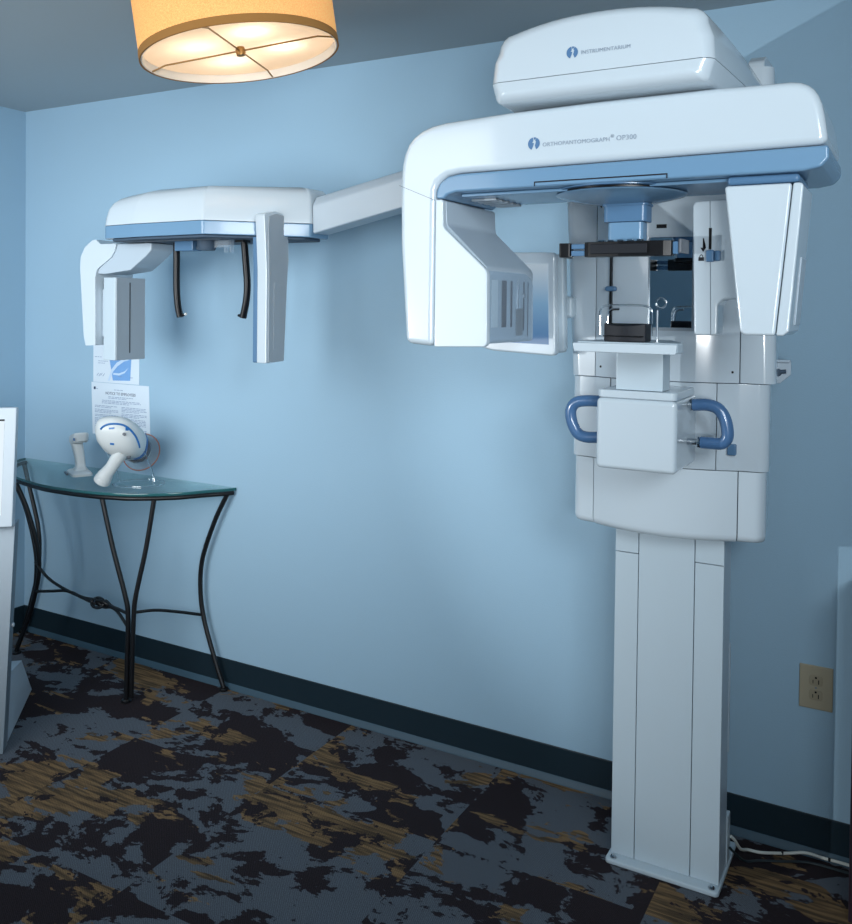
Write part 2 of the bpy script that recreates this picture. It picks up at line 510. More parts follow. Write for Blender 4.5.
# middle cover with wide wrap-round flanks
obj('middle_cover', xy([(x, front_y(x)) for x in [CX - 0.1385 + 0.277 * i / 10 for i in range(11)]] + [(CX + 0.1385, -0.30), (CX - 0.1385, -0.30)], 1.1375, 1.3595, 0.0012, 2), WHITE, inner)
for s in (-1, 1):
    pl = [(CX + s * 0.1405, -0.28)] + [(CX + s * x, front_y(CX + x) - 0.002) for x in (0.1405, 0.16, 0.18, 0.195)] + rounded([(CX + s * 0.195, -0.370), (CX + s * (HWO + .006), -0.360), (CX + s * (HWO - .016), -0.16)], [0, 0.03, 0.01], 6)[1:]
    obj('middle_cover', xy(pl, 1.1375, 1.3595, 0.0012, 2), WHITE, inner)
# upper cover, with an opening for the mirror
MX0, MX1, MZ0, MZ1 = 3.062, 3.186, 1.492, 1.735
def upper_strip(xa, xb, z0, z1):
    xs = [xa + (xb - xa) * i / 6 for i in range(7)]
    return xy([(x, front_y(x)) for x in xs] + [(xb, -0.30), (xa, -0.30)], z0, z1)
SX0, SX1 = 2.9545, 2.9605   # slot for the slider
uc = obj('upper_cover', join(
    upper_strip(CX - HWF, SX0, 1.3615, 2.155), upper_strip(SX0, SX1, 1.3615, 1.500), upper_strip(SX0, SX1, 1.70, 2.155),
    upper_strip(SX1, MX0, 1.3615, 2.155), upper_strip(MX0, MX1, 1.3615, MZ0), upper_strip(MX0, MX1, MZ1, 2.155),
    upper_strip(MX1, CX + HWF, 1.3615, 2.155)), WHITE, inner)
for s in (-1, 1):
    p_lo, p_hi = (side_plan(s, 0.192, HWO + d, -0.16, y_out=-0.362) for d in ((0.010, 0.052) if s < 0 else (0.020, 0.002)))
    obj('upper_cover', loft([[(p[0], p[1], 1.3615) for p in p_lo], [(p[0], p[1], 2.16) for p in p_hi]]), WHITE, inner)
    obj('top_cap', yz(rounded([(-0.34, 2.1615), (-0.165, 2.1615), (-0.165, 2.180), (-0.20, 2.202), (-0.30, 2.202), (-0.34, 2.180)], [0, 0, .02, .03, .03, .02]), *sorted((CX + s * 0.192, CX + s * 0.232)), 0.004), WHITE, inner)
mr = obj('mirror', box(MX0, MX1, -0.404, -0.401, MZ0, MZ1), MIRROR, inner)
obj('mirror_frame', join(box(MX0, MX1, -0.4065, -0.4042, MZ0, MZ0 + 0.008), box(MX1 - 0.012, MX1, -0.4065, -0.4042, MZ0 + 0.008, MZ1)), GREY, mr)
obj('slot', box(SX0, SX1, -0.4012, -0.4002, 1.50, 1.70), BLACK, inner)
ypk = front_y(2.957)
sk = obj('slider_knob', box(2.944, 2.974, ypk - 0.022, ypk - 0.0005, 1.594, 1.608, 0.006), DBLUE, inner)
obj('label_plate', box(3.083, 3.109, -0.4168, -0.4155, 1.758, 1.768), BLACK, inner)
for (sx, sz) in ((2.921, 1.826), (2.926, 1.389), (3.272, 1.389)):
    obj('screw', cyl((sx, front_y(sx) + 0.001, sz), 0.0032, 0.002, (0, -1, 0), 12), BLACK, inner)
obj('release_knob', box(3.264, 3.286, -0.392, -0.3745, 1.178, 1.207, 0.004), DBLUE, inner)
obj('release_knob', box(2.906, 2.926, -0.395, -0.382, 1.188, 1.210, 0.004), DBLUE, inner)
# bracket with hook on the far side
br = obj('cable_bracket', xz(rounded([(3.318, 1.35), (3.358, 1.35), (3.385, 1.375), (3.385, 1.415), (3.318, 1.415)], [0, .004, .004, .006, 0]), -0.168, -0.158, 0.002, 2), PALE, R0)
obj('bracket_lip', box(3.340, 3.385, -0.180, -0.1682, 1.408, 1.415, 0.002, 2), PALE, br)
obj('hook_bolt', join(cyl((3.352, -0.1685, 1.380), 0.011, 0.012, (0, -1, 0), 16, .002), tube([(3.352, -0.176, 1.381), (3.374, -0.176, 1.384)], 0.0055), tube([(3.350, -0.175, 1.376), (3.345, -0.175, 1.362)], 0.005)), SEAM, br)

# overhead head
def head_outline(z0, side):
    pass
def head_ring(y, inset, zb, kind):
    """XZ ring of the head at depth y (kind 'cover' above the seam, 'base' below it)"""
    u = min(1.0, max(0.0, (y + 0.945) / 0.70))
    hw = 0.239 + 0.024 * math.sin(u * PI * 0.6) - inset
    sag = 0.030 * u ** 1.6
    pts = []
    if kind == 'cover':
        zt = 2.172 - sag - inset
        pts += [(CX - 0.010 - hw, 2.041), (CX - 0.010 - hw + 0.003, 2.085 - sag * .4)]
        n = 18; cr = 0.034
        w = hw - 0.014
        for i in range(5):   # left shoulder
            a = PI - i / 4 * PI / 2
            pts.append((CX - 0.010 - w + cr + cr * math.cos(a), zt - 0.024 - cr + cr * math.sin(a)))
        for i in range(1, n):
            t = -1 + 2 * i / n
            pts.append((CX - 0.010 + (w - cr) * t, zt - 0.024 + 0.020 * (1 - abs(t) ** 2.2)))
        for i in range(5):
            a = PI / 2 - i / 4 * PI / 2
            pts.append((CX - 0.010 + w - cr + cr * math.cos(a), zt - 0.024 - cr + cr * math.sin(a)))
        pts += [(CX - 0.010 + hw - 0.003, 2.085 - sag * .4), (CX - 0.010 + hw, 2.041)]
    else:
        pts = rounded([(CX - 0.010 - hw + 0.012, zb + inset), (CX - 0.010 + hw - 0.012, zb + inset), (CX - 0.010 + hw, 2.0395), (CX - 0.010 - hw, 2.0395)], [0.014, 0.014, 0, 0], 4)
    return pts
def head_body(kind):
    rings = []
    st = []
    R = 0.022
    for i in range(6):
        a = i / 5 * PI / 2
        st.append((-0.945 + R * (1 - math.sin(a)), R * 0.8 * (1 - math.cos(a))))
    st = st[::-1]
    st = [(y, ins) for (y, ins) in st]
    st = [(-0.945 + R * (1 - math.cos(i / 5 * PI / 2)), R * (1 - math.sin(i / 5 * PI / 2))) for i in range(6)]
    for y in (-0.88, -0.80, -0.70, -0.60, -0.50, -0.42, -0.34, -0.26): st.append((y, 0.0))
    for (y, ins) in st:
        ring = head_ring(y, ins, 1.9975, kind)
        # bowed front: pull the middle forward, fading out behind
        fade = max(0.0, 1 - (y + 0.945) / 0.12)
        out = []
        for (X, Z) in ring:
            t = (X - CX + 0.010) / 0.239
            lean = (Z - 2.04) * 0.10 if kind == 'cover' else 0
            out.append((X, y - fade * (0.018 * (1 - t * t) - lean), Z))
        rings.append(out)
    return loft(rings)
hd = obj('overhead_head', head_body('cover'), WHITE, R0)
obj('head_base', head_body('base'), WHITE, hd)
obj('emblem', lay(emblem(0.0125), 3.028, 2.0845, -0.97, hd), INK, hd)
obj('lettering', lay(text_bm('INSTRUMENTARIUM', 0.02, 1.05), 3.060, 2.0785, -0.97, hd, width=0.104), INKG, hd)
obj('pivot_ring', lathe([(0.11, 1.984), (0.11, 1.997)], (CX, -0.72, 0), n=48), CHROME, hd)

# rotating C-arm
outer = [(2.602, 1.4585), (2.584, 1.70), (2.582, 1.84), (2.585, 1.885), (2.591, 1.914), (2.603, 1.938), (2.620, 1.956), (2.641, 1.968), (2.668, 1.9765), (2.703, 1.9815), (2.86, 1.989), (3.08, 1.9935), (3.30, 1.9945),
         (3.462, 1.992), (3.480, 1.989), (3.494, 1.982), (3.504, 1.973), (3.512, 1.960), (3.518, 1.944), (3.523, 1.921), (3.531, 1.866)]
inn = [(2.744, 1.8605), (2.712, 1.856), (2.690, 1.842), (2.681, 1.822), (2.6805, 1.80), (2.6805, 1.4525)]
rot = obj('rotating_arm', xz(outer + inn, -0.885, -0.60, 0.016, 4, 30), WHITE, R0)
band_o = [(3.5315, 1.8635), (2.745, 1.858), (2.714, 1.8535), (2.693, 1.840), (2.684, 1.822), (2.683, 1.803), (2.704, 1.802), (2.712, 1.811), (2.735, 1.8165), (3.488, 1.8165), (3.519, 1.822), (3.533, 1.838)]
bnd = obj('trim_band', xz(band_o, -0.8845, -0.602, 0.008, 3, 30), BLUE, R0)
rot_slot = obj('inlay_slot', join(box(2.932, 3.228, -0.8852, -0.8846, 1.8255, 1.8285), box(2.932, 2.9345, -0.8852, -0.8846, 1.818, 1.8255), box(3.2255, 3.228, -0.8852, -0.8846, 1.818, 1.8255)), RUBBER, bnd)
obj('inlay_strip', box(2.936, 3.224, -0.8856, -0.8846, 1.8195, 1.8250), BLUE, bnd)
obj('emblem', lay(emblem(0.0140), 2.917, 1.9125, -0.95, rot), INK, rot)
obj('lettering', lay(text_bm('ORTHOPANTOMOGRAPH', 0.02, 1.05), 2.952, 1.9045, -0.95, rot, width=0.152), INKG, rot)
obj('lettering', lay(text_bm('®', 0.010), 3.1065, 1.911, -0.95, rot), INKG, rot)
obj('lettering', lay(text_bm('OP300', 0.02, 1.05), 3.119, 1.9045, -0.95, rot, width=0.043), INKG, rot)
obj('seam_line', join(xz([(2.5822, 1.8400), (2.681, 1.7995), (2.681, 1.7985), (2.5822, 1.839)], -0.8853, -0.8848)), SEAM, rot)
# underside tray
obj('under_tray', box(2.73, 3.46, -0.845, -0.64, 1.8085, 1.8162, 0.003, 2), BLUE, bnd)

# detector arm on the left: inner housing with chamfer and clear side cover
armo = rounded([(2.6825, 1.452), (2.6825, 1.8005), (2.702, 1.8005), (2.704, 1.735), (2.819, 1.632), (2.821, 1.456)], [0.003, 0.003, 0.006, 0.02, 0.025, 0.012], 5)
det = obj('detector_housing', xz(armo, -0.885, -0.868, 0.005, 3, 30), WHITE, R0)
arm2 = rounded([(2.6825, 1.456), (2.6825, 1.80), (2.702, 1.80), (2.705, 1.742), (2.812, 1.640), (2.814, 1.462)], [0.003, 0.003, 0.006, 0.02, 0.02, 0.01], 5)
obj('detector_body', xz(arm2, -0.8675, -0.592, 0.006, 3, 30), PALE, det)
cov = [(-0.8675, 1.463), (-0.8675, 1.632), (-0.66, 1.632), (-0.625, 1.622), (-0.607, 1.60), (-0.607, 1.472), (-0.625, 1.463)]
obj('clear_cover', yz(rounded(cov, [0.002, 0.004, .02, .02, .02, .01, .01]), 2.8145, 2.8205, 0.002, 2), WINDOW, det)
obj('sensor_plate', join(box(2.8142, 2.8158, -0.850, -0.815, 1.50, 1.612, 0.001, 1), ), WHITE2, det)
obj('sensor_slot', box(2.8142, 2.8156, -0.790, -0.765, 1.50, 1.612), SEAM, det)
for (ya, yb, za) in ((-0.738, -0.730, 1.50), (-0.660, -0.655, 1.49), (-0.632, -0.630, 1.475)): obj('guide_groove', box(2.8142, 2.8156, ya, yb, za, 1.612), SEAM, det)
obj('sensor_block', box(2.8142, 2.8164, -0.705, -0.665, 1.478, 1.545, 0.001, 1), ALU, det)
obj('sensor_rod', join(box(2.8142, 2.8166, -0.697, -0.694, 1.546, 1.615), box(2.8142, 2.8166, -0.665, -0.650, 1.572, 1.583)), CHROME, det)
# neck behind with ribbed recess
obj('neck_grille', join(*[box(2.735, 2.80, -0.80 + k * 0.034, -0.782 + k * 0.034, 1.803, 1.8083, 0.001, 1) for k in range(5)]), GREY, bnd)

# tube head on the right
th_f = [(3.339, 1.795), (3.486, 1.797), (3.4635, 1.505), (3.452, 1.4965), (3.378, 1.4965), (3.366, 1.505)]
def tube_head():
    rings = []
    base = rounded([(3.339, 1.797), (3.4665, 1.797), (3.440, 1.4975), (3.374, 1.4975)], [0.006, 0, 0, 0.012], 5)
    return xz(base, -0.872, -0.712, 0.008, 3, 30)
tbh = obj('tube_head', tube_head(), WHITE, R0)
obj('side_cover', xz(rounded([(3.4685, 1.797), (3.488, 1.797), (3.4655, 1.506), (3.4545, 1.4975), (3.442, 1.4975)], [0, 0.008, 0.004, 0.006, 0], 4), -0.872, -0.712, 0.008, 3, 30), WHITE, tbh)
obj('side_panel', prism([(3.4766, -0.80, 1.655), (3.4766, -0.722, 1.655), (3.4663, -0.726, 1.518), (3.4663, -0.80, 1.518)], (0.0025, 0, 0), 0.0006, 1), PALE, tbh)
obj('mount_collar', box(3.343, 3.480, -0.868, -0.725, 1.7985, 1.8160, 0.007), DBLUE, tbh)
# cassette block beside it, with lock slider
cas = obj('sensor_cassette', xz(rounded([(3.243, 1.787), (3.36, 1.790), (3.36, 1.572), (3.312, 1.570), (3.301, 1.558), (3.301, 1.491), (3.25, 1.491)], [0.012, 0, 0, 0.01, .012, .006, .006], 5), -0.722, -0.652, 0.005, 3, 30), WHITE, tbh)
obj('seam_line', xz([(3.2802, 1.786), (3.2812, 1.786), (3.2872, 1.493), (3.2862, 1.493)], -0.7226, -0.7216), SEAM, cas)
obj('lock_slot', box(3.2795, 3.2855, -0.7228, -0.7215, 1.680, 1.727), BLACK, cas)
obj('lock_slider', join(box(3.2765, 3.293, -0.738, -0.7222, 1.652, 1.678, 0.003), box(3.293, 3.306, -0.731, -0.7222, 1.654, 1.677, 0.003)), DBLUE, cas)
obj('arrow_mark', lay(flat([(0.002, 0.03), (0.002, 0.009), (-0.003, 0.009), (0.003, 0), (0.009, 0.009), (0.004, 0.009), (0.004, 0.03)]), 3.262, 1.675, -0.7232), RUBBER, cas)
lk = join(flat([(0, 0), (0.012, 0), (0.012, 0.008), (0, 0.008)]), flat([(0.002, 0.008)] + [(0.006 + 0.004 * math.cos(PI - PI * i / 8), 0.0085 + 0.006 * math.sin(PI * i / 8)) for i in range(9)] + [(0.010, 0.008), (0.0085, 0.008)] + [(0.006 + 0.0025 * math.cos(PI * i / 8), 0.0085 + 0.004 * math.sin(PI * i / 8)) for i in range(9)] + [(0.0035, 0.008)]))
obj('lock_mark', lay(lk, 3.258, 1.655, -0.7232), RUBBER, cas)

# pivot disc, telescopic shaft and temple bar
AY = -0.725
pd = obj('pivot_disc', lathe([(0.045, 1.786), (0.10, 1.792), (0.142, 1.802), (0.146, 1.8055), (0.142, 1.8075)], (CX - 0.01, AY - 0.02, 0), n=64), BLUE, R0)
obj('disc_gap', lathe([(0.136, 1.8077), (0.136, 1.8120)], (CX - 0.01, AY - 0.02, 0), n=64), BLACK, pd)
obj('disc_rim', lathe([(0.143, 1.8122), (0.146, 1.8135), (0.146, 1.8158)], (CX - 0.01, AY - 0.02, 0), n=64), DBLUE, pd)
def rrect(cx, cy, w, d, r): return rounded([(cx - w / 2, cy - d / 2), (cx + w / 2, cy - d / 2), (cx + w / 2, cy + d / 2), (cx - w / 2, cy + d / 2)], r, 5)
sh = obj('support_shaft', xy(rrect(CX, AY, 0.100, 0.060, 0.012), 1.745, 1.792, 0.002, 2), DBLUE, R0)
obj('shaft_sleeve', xy(rrect(CX, AY, 0.082, 0.046, 0.010), 1.690, 1.7448, 0.002, 2), BLUE, sh)
obj('shaft_collar', xy(rrect(CX, AY, 0.106, 0.064, 0.012), 1.781, 1.7865, 0.001, 2), DBLUE, sh)
tb = obj('temple_bar', xy(rounded([(3.018, -0.790), (3.03, -0.795), (3.10, -0.800), (3.198, -0.795), (3.216, -0.790), (3.216, -0.766), (3.018, -0.766)], 0.004, 3), 1.6640, 1.6975, 0.003, 2), BLACK, R0)
obj('bar_bracket', join(box(3.055, 3.145, -0.768, -0.70, 1.6860, 1.6980, 0.003, 2)), BLACK, tb)
obj('bar_inset', box(3.035, 3.165, -0.8030, -0.7990, 1.6700, 1.6920, 0.002, 2), RUBBER, tb)
LINKS = (box(2.985, 3.0178, -0.786, -0.772, 1.6830, 1.6940, 0.001, 1), box(2.985, 3.0178, -0.786, -0.772, 1.6670, 1.6790, 0.001, 1), box(3.2162, 3.229, -0.786, -0.772, 1.6680, 1.6950, 0.001, 1))
for bl in LINKS: obj('bar_link', bl, DBLUE, tb)
obj('temple_pad', xy(rounded([(2.9575, -0.795), (2.9845, -0.79), (2.9845, -0.768), (2.9575, -0.70)], 0.005, 3), 1.6640, 1.6965, 0.003, 2), BLACK, tb)
obj('temple_pad', xy(rounded([(3.2292, -0.79), (3.237, -0.793), (3.240, -0.73), (3.232, -0.73)], 0.004, 3), 1.6700, 1.7000, 0.003, 2), DEVG, tb)
obj('bar_clip', join(*[box(3.050 + k * 0.022, 3.064 + k * 0.022, -0.79, -0.775, 1.6978, 1.7018, 0.001, 1) for k in range(5)]), CHROME, tb)

# chin rest on its post
cp = obj('chin_post', box(3.0405, 3.155, -0.61, -0.54, 1.350, 1.4463, 0.003, 2), WHITE2, R0)
ch = obj('chin_rest', xy(rounded([(2.981, -0.735), (3.05, -0.748), (3.15, -0.748), (3.218, -0.735), (3.215, -0.67), (3.16, -0.53), (3.035, -0.53), (2.984, -0.67)], 0.012, 4), 1.4465, 1.4715, 0.005, 3), WHITE2, R0)
obj('rest_edge', xz(rounded([(2.980, 1.4675), (2.984, 1.4475), (3.218, 1.4465), (3.220, 1.4515), (3.222, 1.4690)], 0.003), -0.7555, -0.7488, 0.0025, 2), WHITE, ch)
cup_pl = [(3.049 + 0.098 * i / 10, -0.735 - 0.012 * math.sin(PI * i / 10)) for i in range(11)] + [(3.147, -0.69), (3.049, -0.69)]
cup = xy(cup_pl, 1.4720, 1.5090, 0.003, 2)
for v in cup.verts:
    if v.co.z > 1.4990: v.co.z += 0.006 * (abs(v.co.x - CX) / 0.052) ** 2
obj('chin_cup', cup, RUBBER, ch)
obj('cup_fold', join(box(3.051, 3.145, -0.749, -0.744, 1.4835, 1.4860, 0.001, 1)), BLACK, ch)
gp = smooth_path([(3.042, -0.742, 1.4870), (3.041, -0.742, 1.5290), (3.046, -0.742, 1.5500), (3.064, -0.742, 1.5550), (3.10, -0.742, 1.5560), (3.14, -0.742, 1.5550), (3.158, -0.742, 1.5490), (3.162, -0.742, 1.5290), (3.162, -0.742, 1.4870)], 5)
obj('clear_guard', tube(gp, 0.0022, 8), CLEAR, ch)
obj('bite_rod', tube(smooth_path([(3.052, -0.72, 1.5040), (3.054, -0.72, 1.5340), (3.062, -0.72, 1.5450), (3.08, -0.72, 1.5470)], 5), 0.003, 8), CHROME, ch)
obj('guide_ring', tube([(3.145 + 0.012 * math.cos(2 * PI * k / 20), -0.60, 1.5620 + 0.012 * math.sin(2 * PI * k / 20)) for k in range(20)], 0.0022, 8, closed=True), CLEAR, ch)
obj('guide_stem', tube([(3.137, -0.60, 1.4690), (3.137, -0.60, 1.5450)], 0.0028, 8), CHROME, ch)

# patient support box with grab handles
pb = obj('support_box', box(2.996, 3.192, -0.625, -0.41, 1.156, 1.3300, 0.012, 4), WHITE, R0)
obj('box_lid', xy(rounded([(2.998, -0.622), (3.190, -0.622), (3.19, -0.42), (2.998, -0.42)], 0.014, 5), 1.3303, 1.3495, 0.003, 3), WHITE, pb)
obj('box_neck', box(3.02, 3.168, -0.412, -0.39, 1.165, 1.31, 0.006, 2), PALE, pb)
for s in (-1, 1):
    x = lambda d: CX - 0.004 + s * d
    yh = -0.515
    if s > 0:
        pts = [(x(0.112), yh, 1.314), (x(0.148), yh, 1.316), (x(0.173), yh, 1.307), (x(0.188), yh, 1.283), (x(0.194), yh, 1.252), (x(0.191), yh, 1.235), (x(0.180), yh, 1.225), (x(0.158), yh, 1.2235), (x(0.132), yh, 1.2235)]
    else:
        pts = [(x(0.122), yh, 1.309), (x(0.165), yh, 1.307), (x(0.190), yh, 1.300), (x(0.202), yh, 1.282), (x(0.201), yh, 1.258), (x(0.193), yh, 1.236), (x(0.180), yh, 1.219), (x(0.158), yh, 1.213), (x(0.124), yh, 1.215)]
    hnd = obj('grab_handle', tube(smooth_path(pts, 6), 0.0150, 16), GRIP, R0)
    a, b_ = pts[0], pts[-1]
    for q in (a, b_):
        x0, x1 = sorted((CX - 0.004 + s * 0.0985, q[0] - s * 0.0005))
        obj('ferrule', join(cyl((x0, yh, q[2]), 0.0085, x1 - x0, (1, 0, 0), 16, .001), cyl((q[0] - s * 0.008 if s > 0 else q[0], yh, q[2]), 0.0155, 0.008, (1, 0, 0), 18, .002)), CHROME, hnd)

# touch panel on the left of the column
tp = obj('touch_panel', xz(rounded([(2.5840, 1.438), (2.6340, 1.4255), (2.8240, 1.4165), (2.8170, 1.699), (2.5840, 1.703)], [.02, .02, .012, .012, .02], 5), -0.455, -0.425, 0.006, 3, 30), WHITE, R0)
obj('display_screen', xz([(2.6240, 1.4515), (2.8040, 1.4475), (2.7980, 1.668), (2.6240, 1.671)], -0.4565, -0.4551), SCREEN, tp)
obj('panel_back', xz(rounded([(2.5990, 1.430), (2.8390, 1.424), (2.8320, 1.695), (2.5990, 1.697)], 0.014, 5), -0.4248, -0.395, 0.008, 3, 30), WHITE2, tp)
obj('panel_arm', box(2.7240, 2.848, -0.394, -0.33, 1.52, 1.58, 0.01), WHITE2, tp)

# cephalometric arm and head
cb0 = [(1.888, -0.250, 1.8545), (2.88, -0.235, 2.062)]
def beam():
    rings = []
    dz = Vector((0, 0, 1)); d = (Vector(cb0[1]) - Vector(cb0[0]))
    sec = rounded([(-0.042, -0.064), (0.042, -0.064), (0.046, 0.03), (0.025, 0.062), (-0.025, 0.062), (-0.046, 0.03)], [.006, .006, .02, .02, .02, .02], 4)
    for t in (0, 0.5, 1):
        c = Vector(cb0[0]) + d * t
        rings.append([(c.x, c.y + p[0], c.z + p[1] * (1.0 - 0.04 * t)) for p in sec])
    return loft(rings)
ca = obj('cephalometric_arm', beam(), PALE, R0)
obj('arm_root', box(2.83, 2.88, -0.32, -0.18, 1.985, 2.125, 0.01), WHITE2, ca)
plan = rounded([(1.108, -0.515), (1.30, -0.540), (1.630, -0.550), (1.885, -0.300), (1.885, -0.19), (1.108, -0.19)], [0.05, 0.2, 0.018, 0.02, 0.02, 0.05], 6)
def ceph_shell():
    c = Vector((1.52, -0.36)); rings = []
    prof = [(1.8235, 0.0), (1.86, 0.004), (1.90, 0.014), (1.925, 0.030), (1.940, 0.055), (1.9475, 0.095), (1.950, 0.16)]
    for (z, ins) in prof:
        ring = []
        for p in plan:
            v = Vector(p) - c; L = v.length
            k = max(0.05, (L - ins) / L)
            q = c + v * k
            x = q.x
            # lower shoulder towards the far (left) end, flat towards the arm
            m = min(1.0, max(0.0, (p[0] - 1.62) / 0.16)); m = m * m * (3 - 2 * m)
            q = c + v * max(0.05, (L - ins * (1 - 0.8 * m)) / L)
            drop = 0.030 * max(0.0, (1.45 - x) / 0.30) ** 1.7 if x < 1.45 else 0.004 * m
            zz = z - drop * (z - 1.8235) / 0.125
            ring.append((q.x, q.y, zz))
        rings.append(ring)
    return loft(rings)
chd = obj('cephalometric_head', ceph_shell(), WHITE, R0)
def offs(pl, k, c=(1.52, -0.36)): return [(c[0] + (p[0] - c[0]) * k, c[1] + (p[1] - c[1]) * k) for p in pl]
obj('trim_band', xy(plan, 1.777, 1.8228, 0.004, 2, 40), BLUE, chd)
obj('under_plate', xy(offs(plan, 0.93), 1.768, 1.7768, 0.003, 2, 40), SEAM, chd)
obj('indicator_lamp', cyl((1.277, -0.486, 1.768), 0.010, 0.0044, (0, 0, 1), 16), RED, chd)
# sensor carrier at the far end
sa_pl = [(1.01, 1.7672), (0.985, 1.785), (0.965, 1.782), (0.925, 1.758), (0.902, 1.722), (0.899, 1.68), (0.920, 1.425), (0.931, 1.386), (0.985, 1.389), (0.982, 1.645), (0.992, 1.675), (1.064, 1.715), (1.085, 1.740), (1.092, 1.7665), (1.12, 1.7672)]
sar = obj('sensor_bracket', xz(rounded(sa_pl, [0, .01, .02, .03, .02, .02, .02, .004, .004, .015, .02, .02, .01, 0, 0], 4), -0.43, -0.25, 0.010, 3, 30), WHITE, R0)
obj('bracket_gusset', prism([(1.0925, -0.425, 1.7665), (1.268, -0.425, 1.7665), (1.266, -0.425, 1.740), (1.240, -0.425, 1.718), (1.16, -0.425, 1.668), (1.03, -0.425, 1.655), (0.986, -0.425, 1.656), (0.996, -0.425, 1.678), (1.066, -0.425, 1.719), (1.086, -0.425, 1.744)], (0, 0.11, 0), 0.006, 2, 30), PALE, sar)
cs = obj('sensor_box', xy(rounded([(1.024, -0.428), (1.096, -0.436), (1.096, -0.292), (1.03, -0.292)], [.006, .003, .008, .006], 4), 1.336, 1.643, 0.003, 2), WHITE2, R0)
obj('sensor_face', box(1.0962, 1.1005, -0.433, -0.295, 1.3375, 1.6415, 0.001, 1), GREY, cs)
obj('sensor_slit', box(1.1003, 1.1012, -0.372, -0.368, 1.362, 1.625), RUBBER, cs)
obj('sensor_mount', box(0.985, 1.03, -0.40, -0.30, 1.42, 1.60, 0.004, 2), PALE, cs)
# secondary collimator hanging on the near end
ccx = 1.80
col_o = [(-0.448, 1.355), (-0.448, 1.66), (-0.458, 1.80), (-0.462, 1.845), (-0.40, 1.858), (-0.345, 1.850), (-0.335, 1.79), (-0.331, 1.70), (-0.338, 1.62), (-0.352, 1.358)]
cc = obj('collimator_blade', yz(rounded(col_o, [.004, .05, .05, .012, .02, .012, .03, .05, .05, .004], 4), ccx - 0.024, ccx + 0.016, 0.004, 2, 30), WHITE, R0)
obj('blue_back', yz(rounded([(-0.446, 1.356), (-0.446, 1.66), (-0.450, 1.772), (-0.352, 1.772), (-0.338, 1.62), (-0.355, 1.358)], 0.004, 3), ccx - 0.042, ccx - 0.0245, 0.003, 2, 30), DBLUE, cc)
obj('face_cover', yz(rounded([(-0.440, 1.358), (-0.440, 1.66), (-0.445, 1.80), (-0.44, 1.838), (-0.40, 1.850), (-0.352, 1.844), (-0.343, 1.79), (-0.339, 1.70), (-0.346, 1.62), (-0.358, 1.361)], 0.004, 3), ccx + 0.0162, ccx + 0.019, 0.001, 1, 30), GREY, cc)
obj('inset_plate', box(ccx + 0.0188, ccx + 0.0198, -0.415, -0.375, 1.40, 1.62, 0.0004, 1), GREY, cc)
# ear posts and nose support in the middle
def ear_post(pts, tipdir):
    t = join(tube(smooth_path(pts, 6), [(0.0115, 0.013)] * (6 * (len(pts) - 1) + 1), 12, up=(1, 0, 0)), cyl(Vector(pts[-1]) + Vector((0, 0, 0.004)), 0.005, 0.024, tipdir, 12, .002))
    return t
eL = obj('ear_post', ear_post([(1.346, -0.38, 1.772), (1.347, -0.38, 1.70), (1.348, -0.38, 1.60), (1.355, -0.38, 1.54), (1.366, -0.38, 1.500)], (1, -0.1, 0.25)), BLACK, R0)
eR = obj('ear_post', ear_post([(1.660, -0.38, 1.772), (1.668, -0.38, 1.70), (1.676, -0.38, 1.62), (1.672, -0.38, 1.56), (1.658, -0.38, 1.502)], (-1, 0.1, 0.2)), BLACK, R0)
obj('ear_tip', cyl((1.3905, -0.3825, 1.5104), 0.0052, 0.010, (1, -0.1, 0.25), 12, .002), DEVW, eL)
obj('ear_hanger', box(1.636, 1.672, -0.40, -0.36, 1.7592, 1.7718, 0.002, 2), BLACK, eR)
nb = obj('nose_support', box(1.375, 1.462, -0.42, -0.37, 1.734, 1.7715, 0.004, 2), DBLUE, R0)
obj('nose_clamp', join(lathe([(0.026, 1.735), (0.034, 1.750), (0.035, 1.7715)], (1.512, -0.40, 0), n=24), box(1.464, 1.492, -0.405, -0.385, 1.738, 1.75, 0.002, 2)), SEAM, nb)
obj('clear_bracket', join(box(1.545, 1.612, -0.402, -0.398, 1.744, 1.7715), box(1.600, 1.606, -0.412, -0.398, 1.725, 1.744), box(1.625, 1.631, -0.412, -0.398, 1.725, 1.7715)), WINDOW, nb)
obj('guide_rail', tube([(1.276, -0.46, 1.7665), (1.30, -0.47, 1.7690), (1.64, -0.47, 1.7690)], 0.0038, 8), DEVG, nb)

# ------------------------------------------------------------------ power cord, outlet
pc = obj('power_cord', tube(smooth_path([(3.2535, -0.178, 0.085), (3.262, -0.165, 0.070), (3.272, -0.13, 0.030), (3.285, -0.085, 0.008), (3.32, -0.075, 0.0055), (3.38, -0.045, 0.006), (3.43, -0.028, 0.014), (3.48, -0.027, 0.013), (3.552, -0.0245, 0.012), (3.75, -0.0245, 0.007)], 8), 0.0042, 8), CORD, R0)
for (tx, ty, tz) in ((3.372, -0.048, 0.006), (3.492, -0.027, 0.013)):
    obj('cable_tie', cyl((tx - 0.003, ty, tz), 0.0052, 0.006, (1, 0, 0), 12), BLACK, pc)
pc2 = obj('power_cord', tube(smooth_path([(3.2530, -0.190, 0.060), (3.262, -0.18, 0.045), (3.285, -0.14, 0.006), (3.32, -0.115, 0.004), (3.37, -0.09, 0.004), (3.44, -0.055, 0.004), (3.515, -0.05, 0.004), (3.545, -0.05, 0.004)], 8), 0.0034, 8), CORDD, R0)
pc2['label'] = 'thin dark cord lying on the carpet'
ol = thing('power_outlet', 'beige duplex power outlet on the blue wall right of the x-ray column', 'outlet', (3.447, 0, 0.42))
obj('cover_plate', box(3.403, 3.491, -0.006, -0.0003, 0.418, 0.542, 0.0025, 3), PLATE, ol)
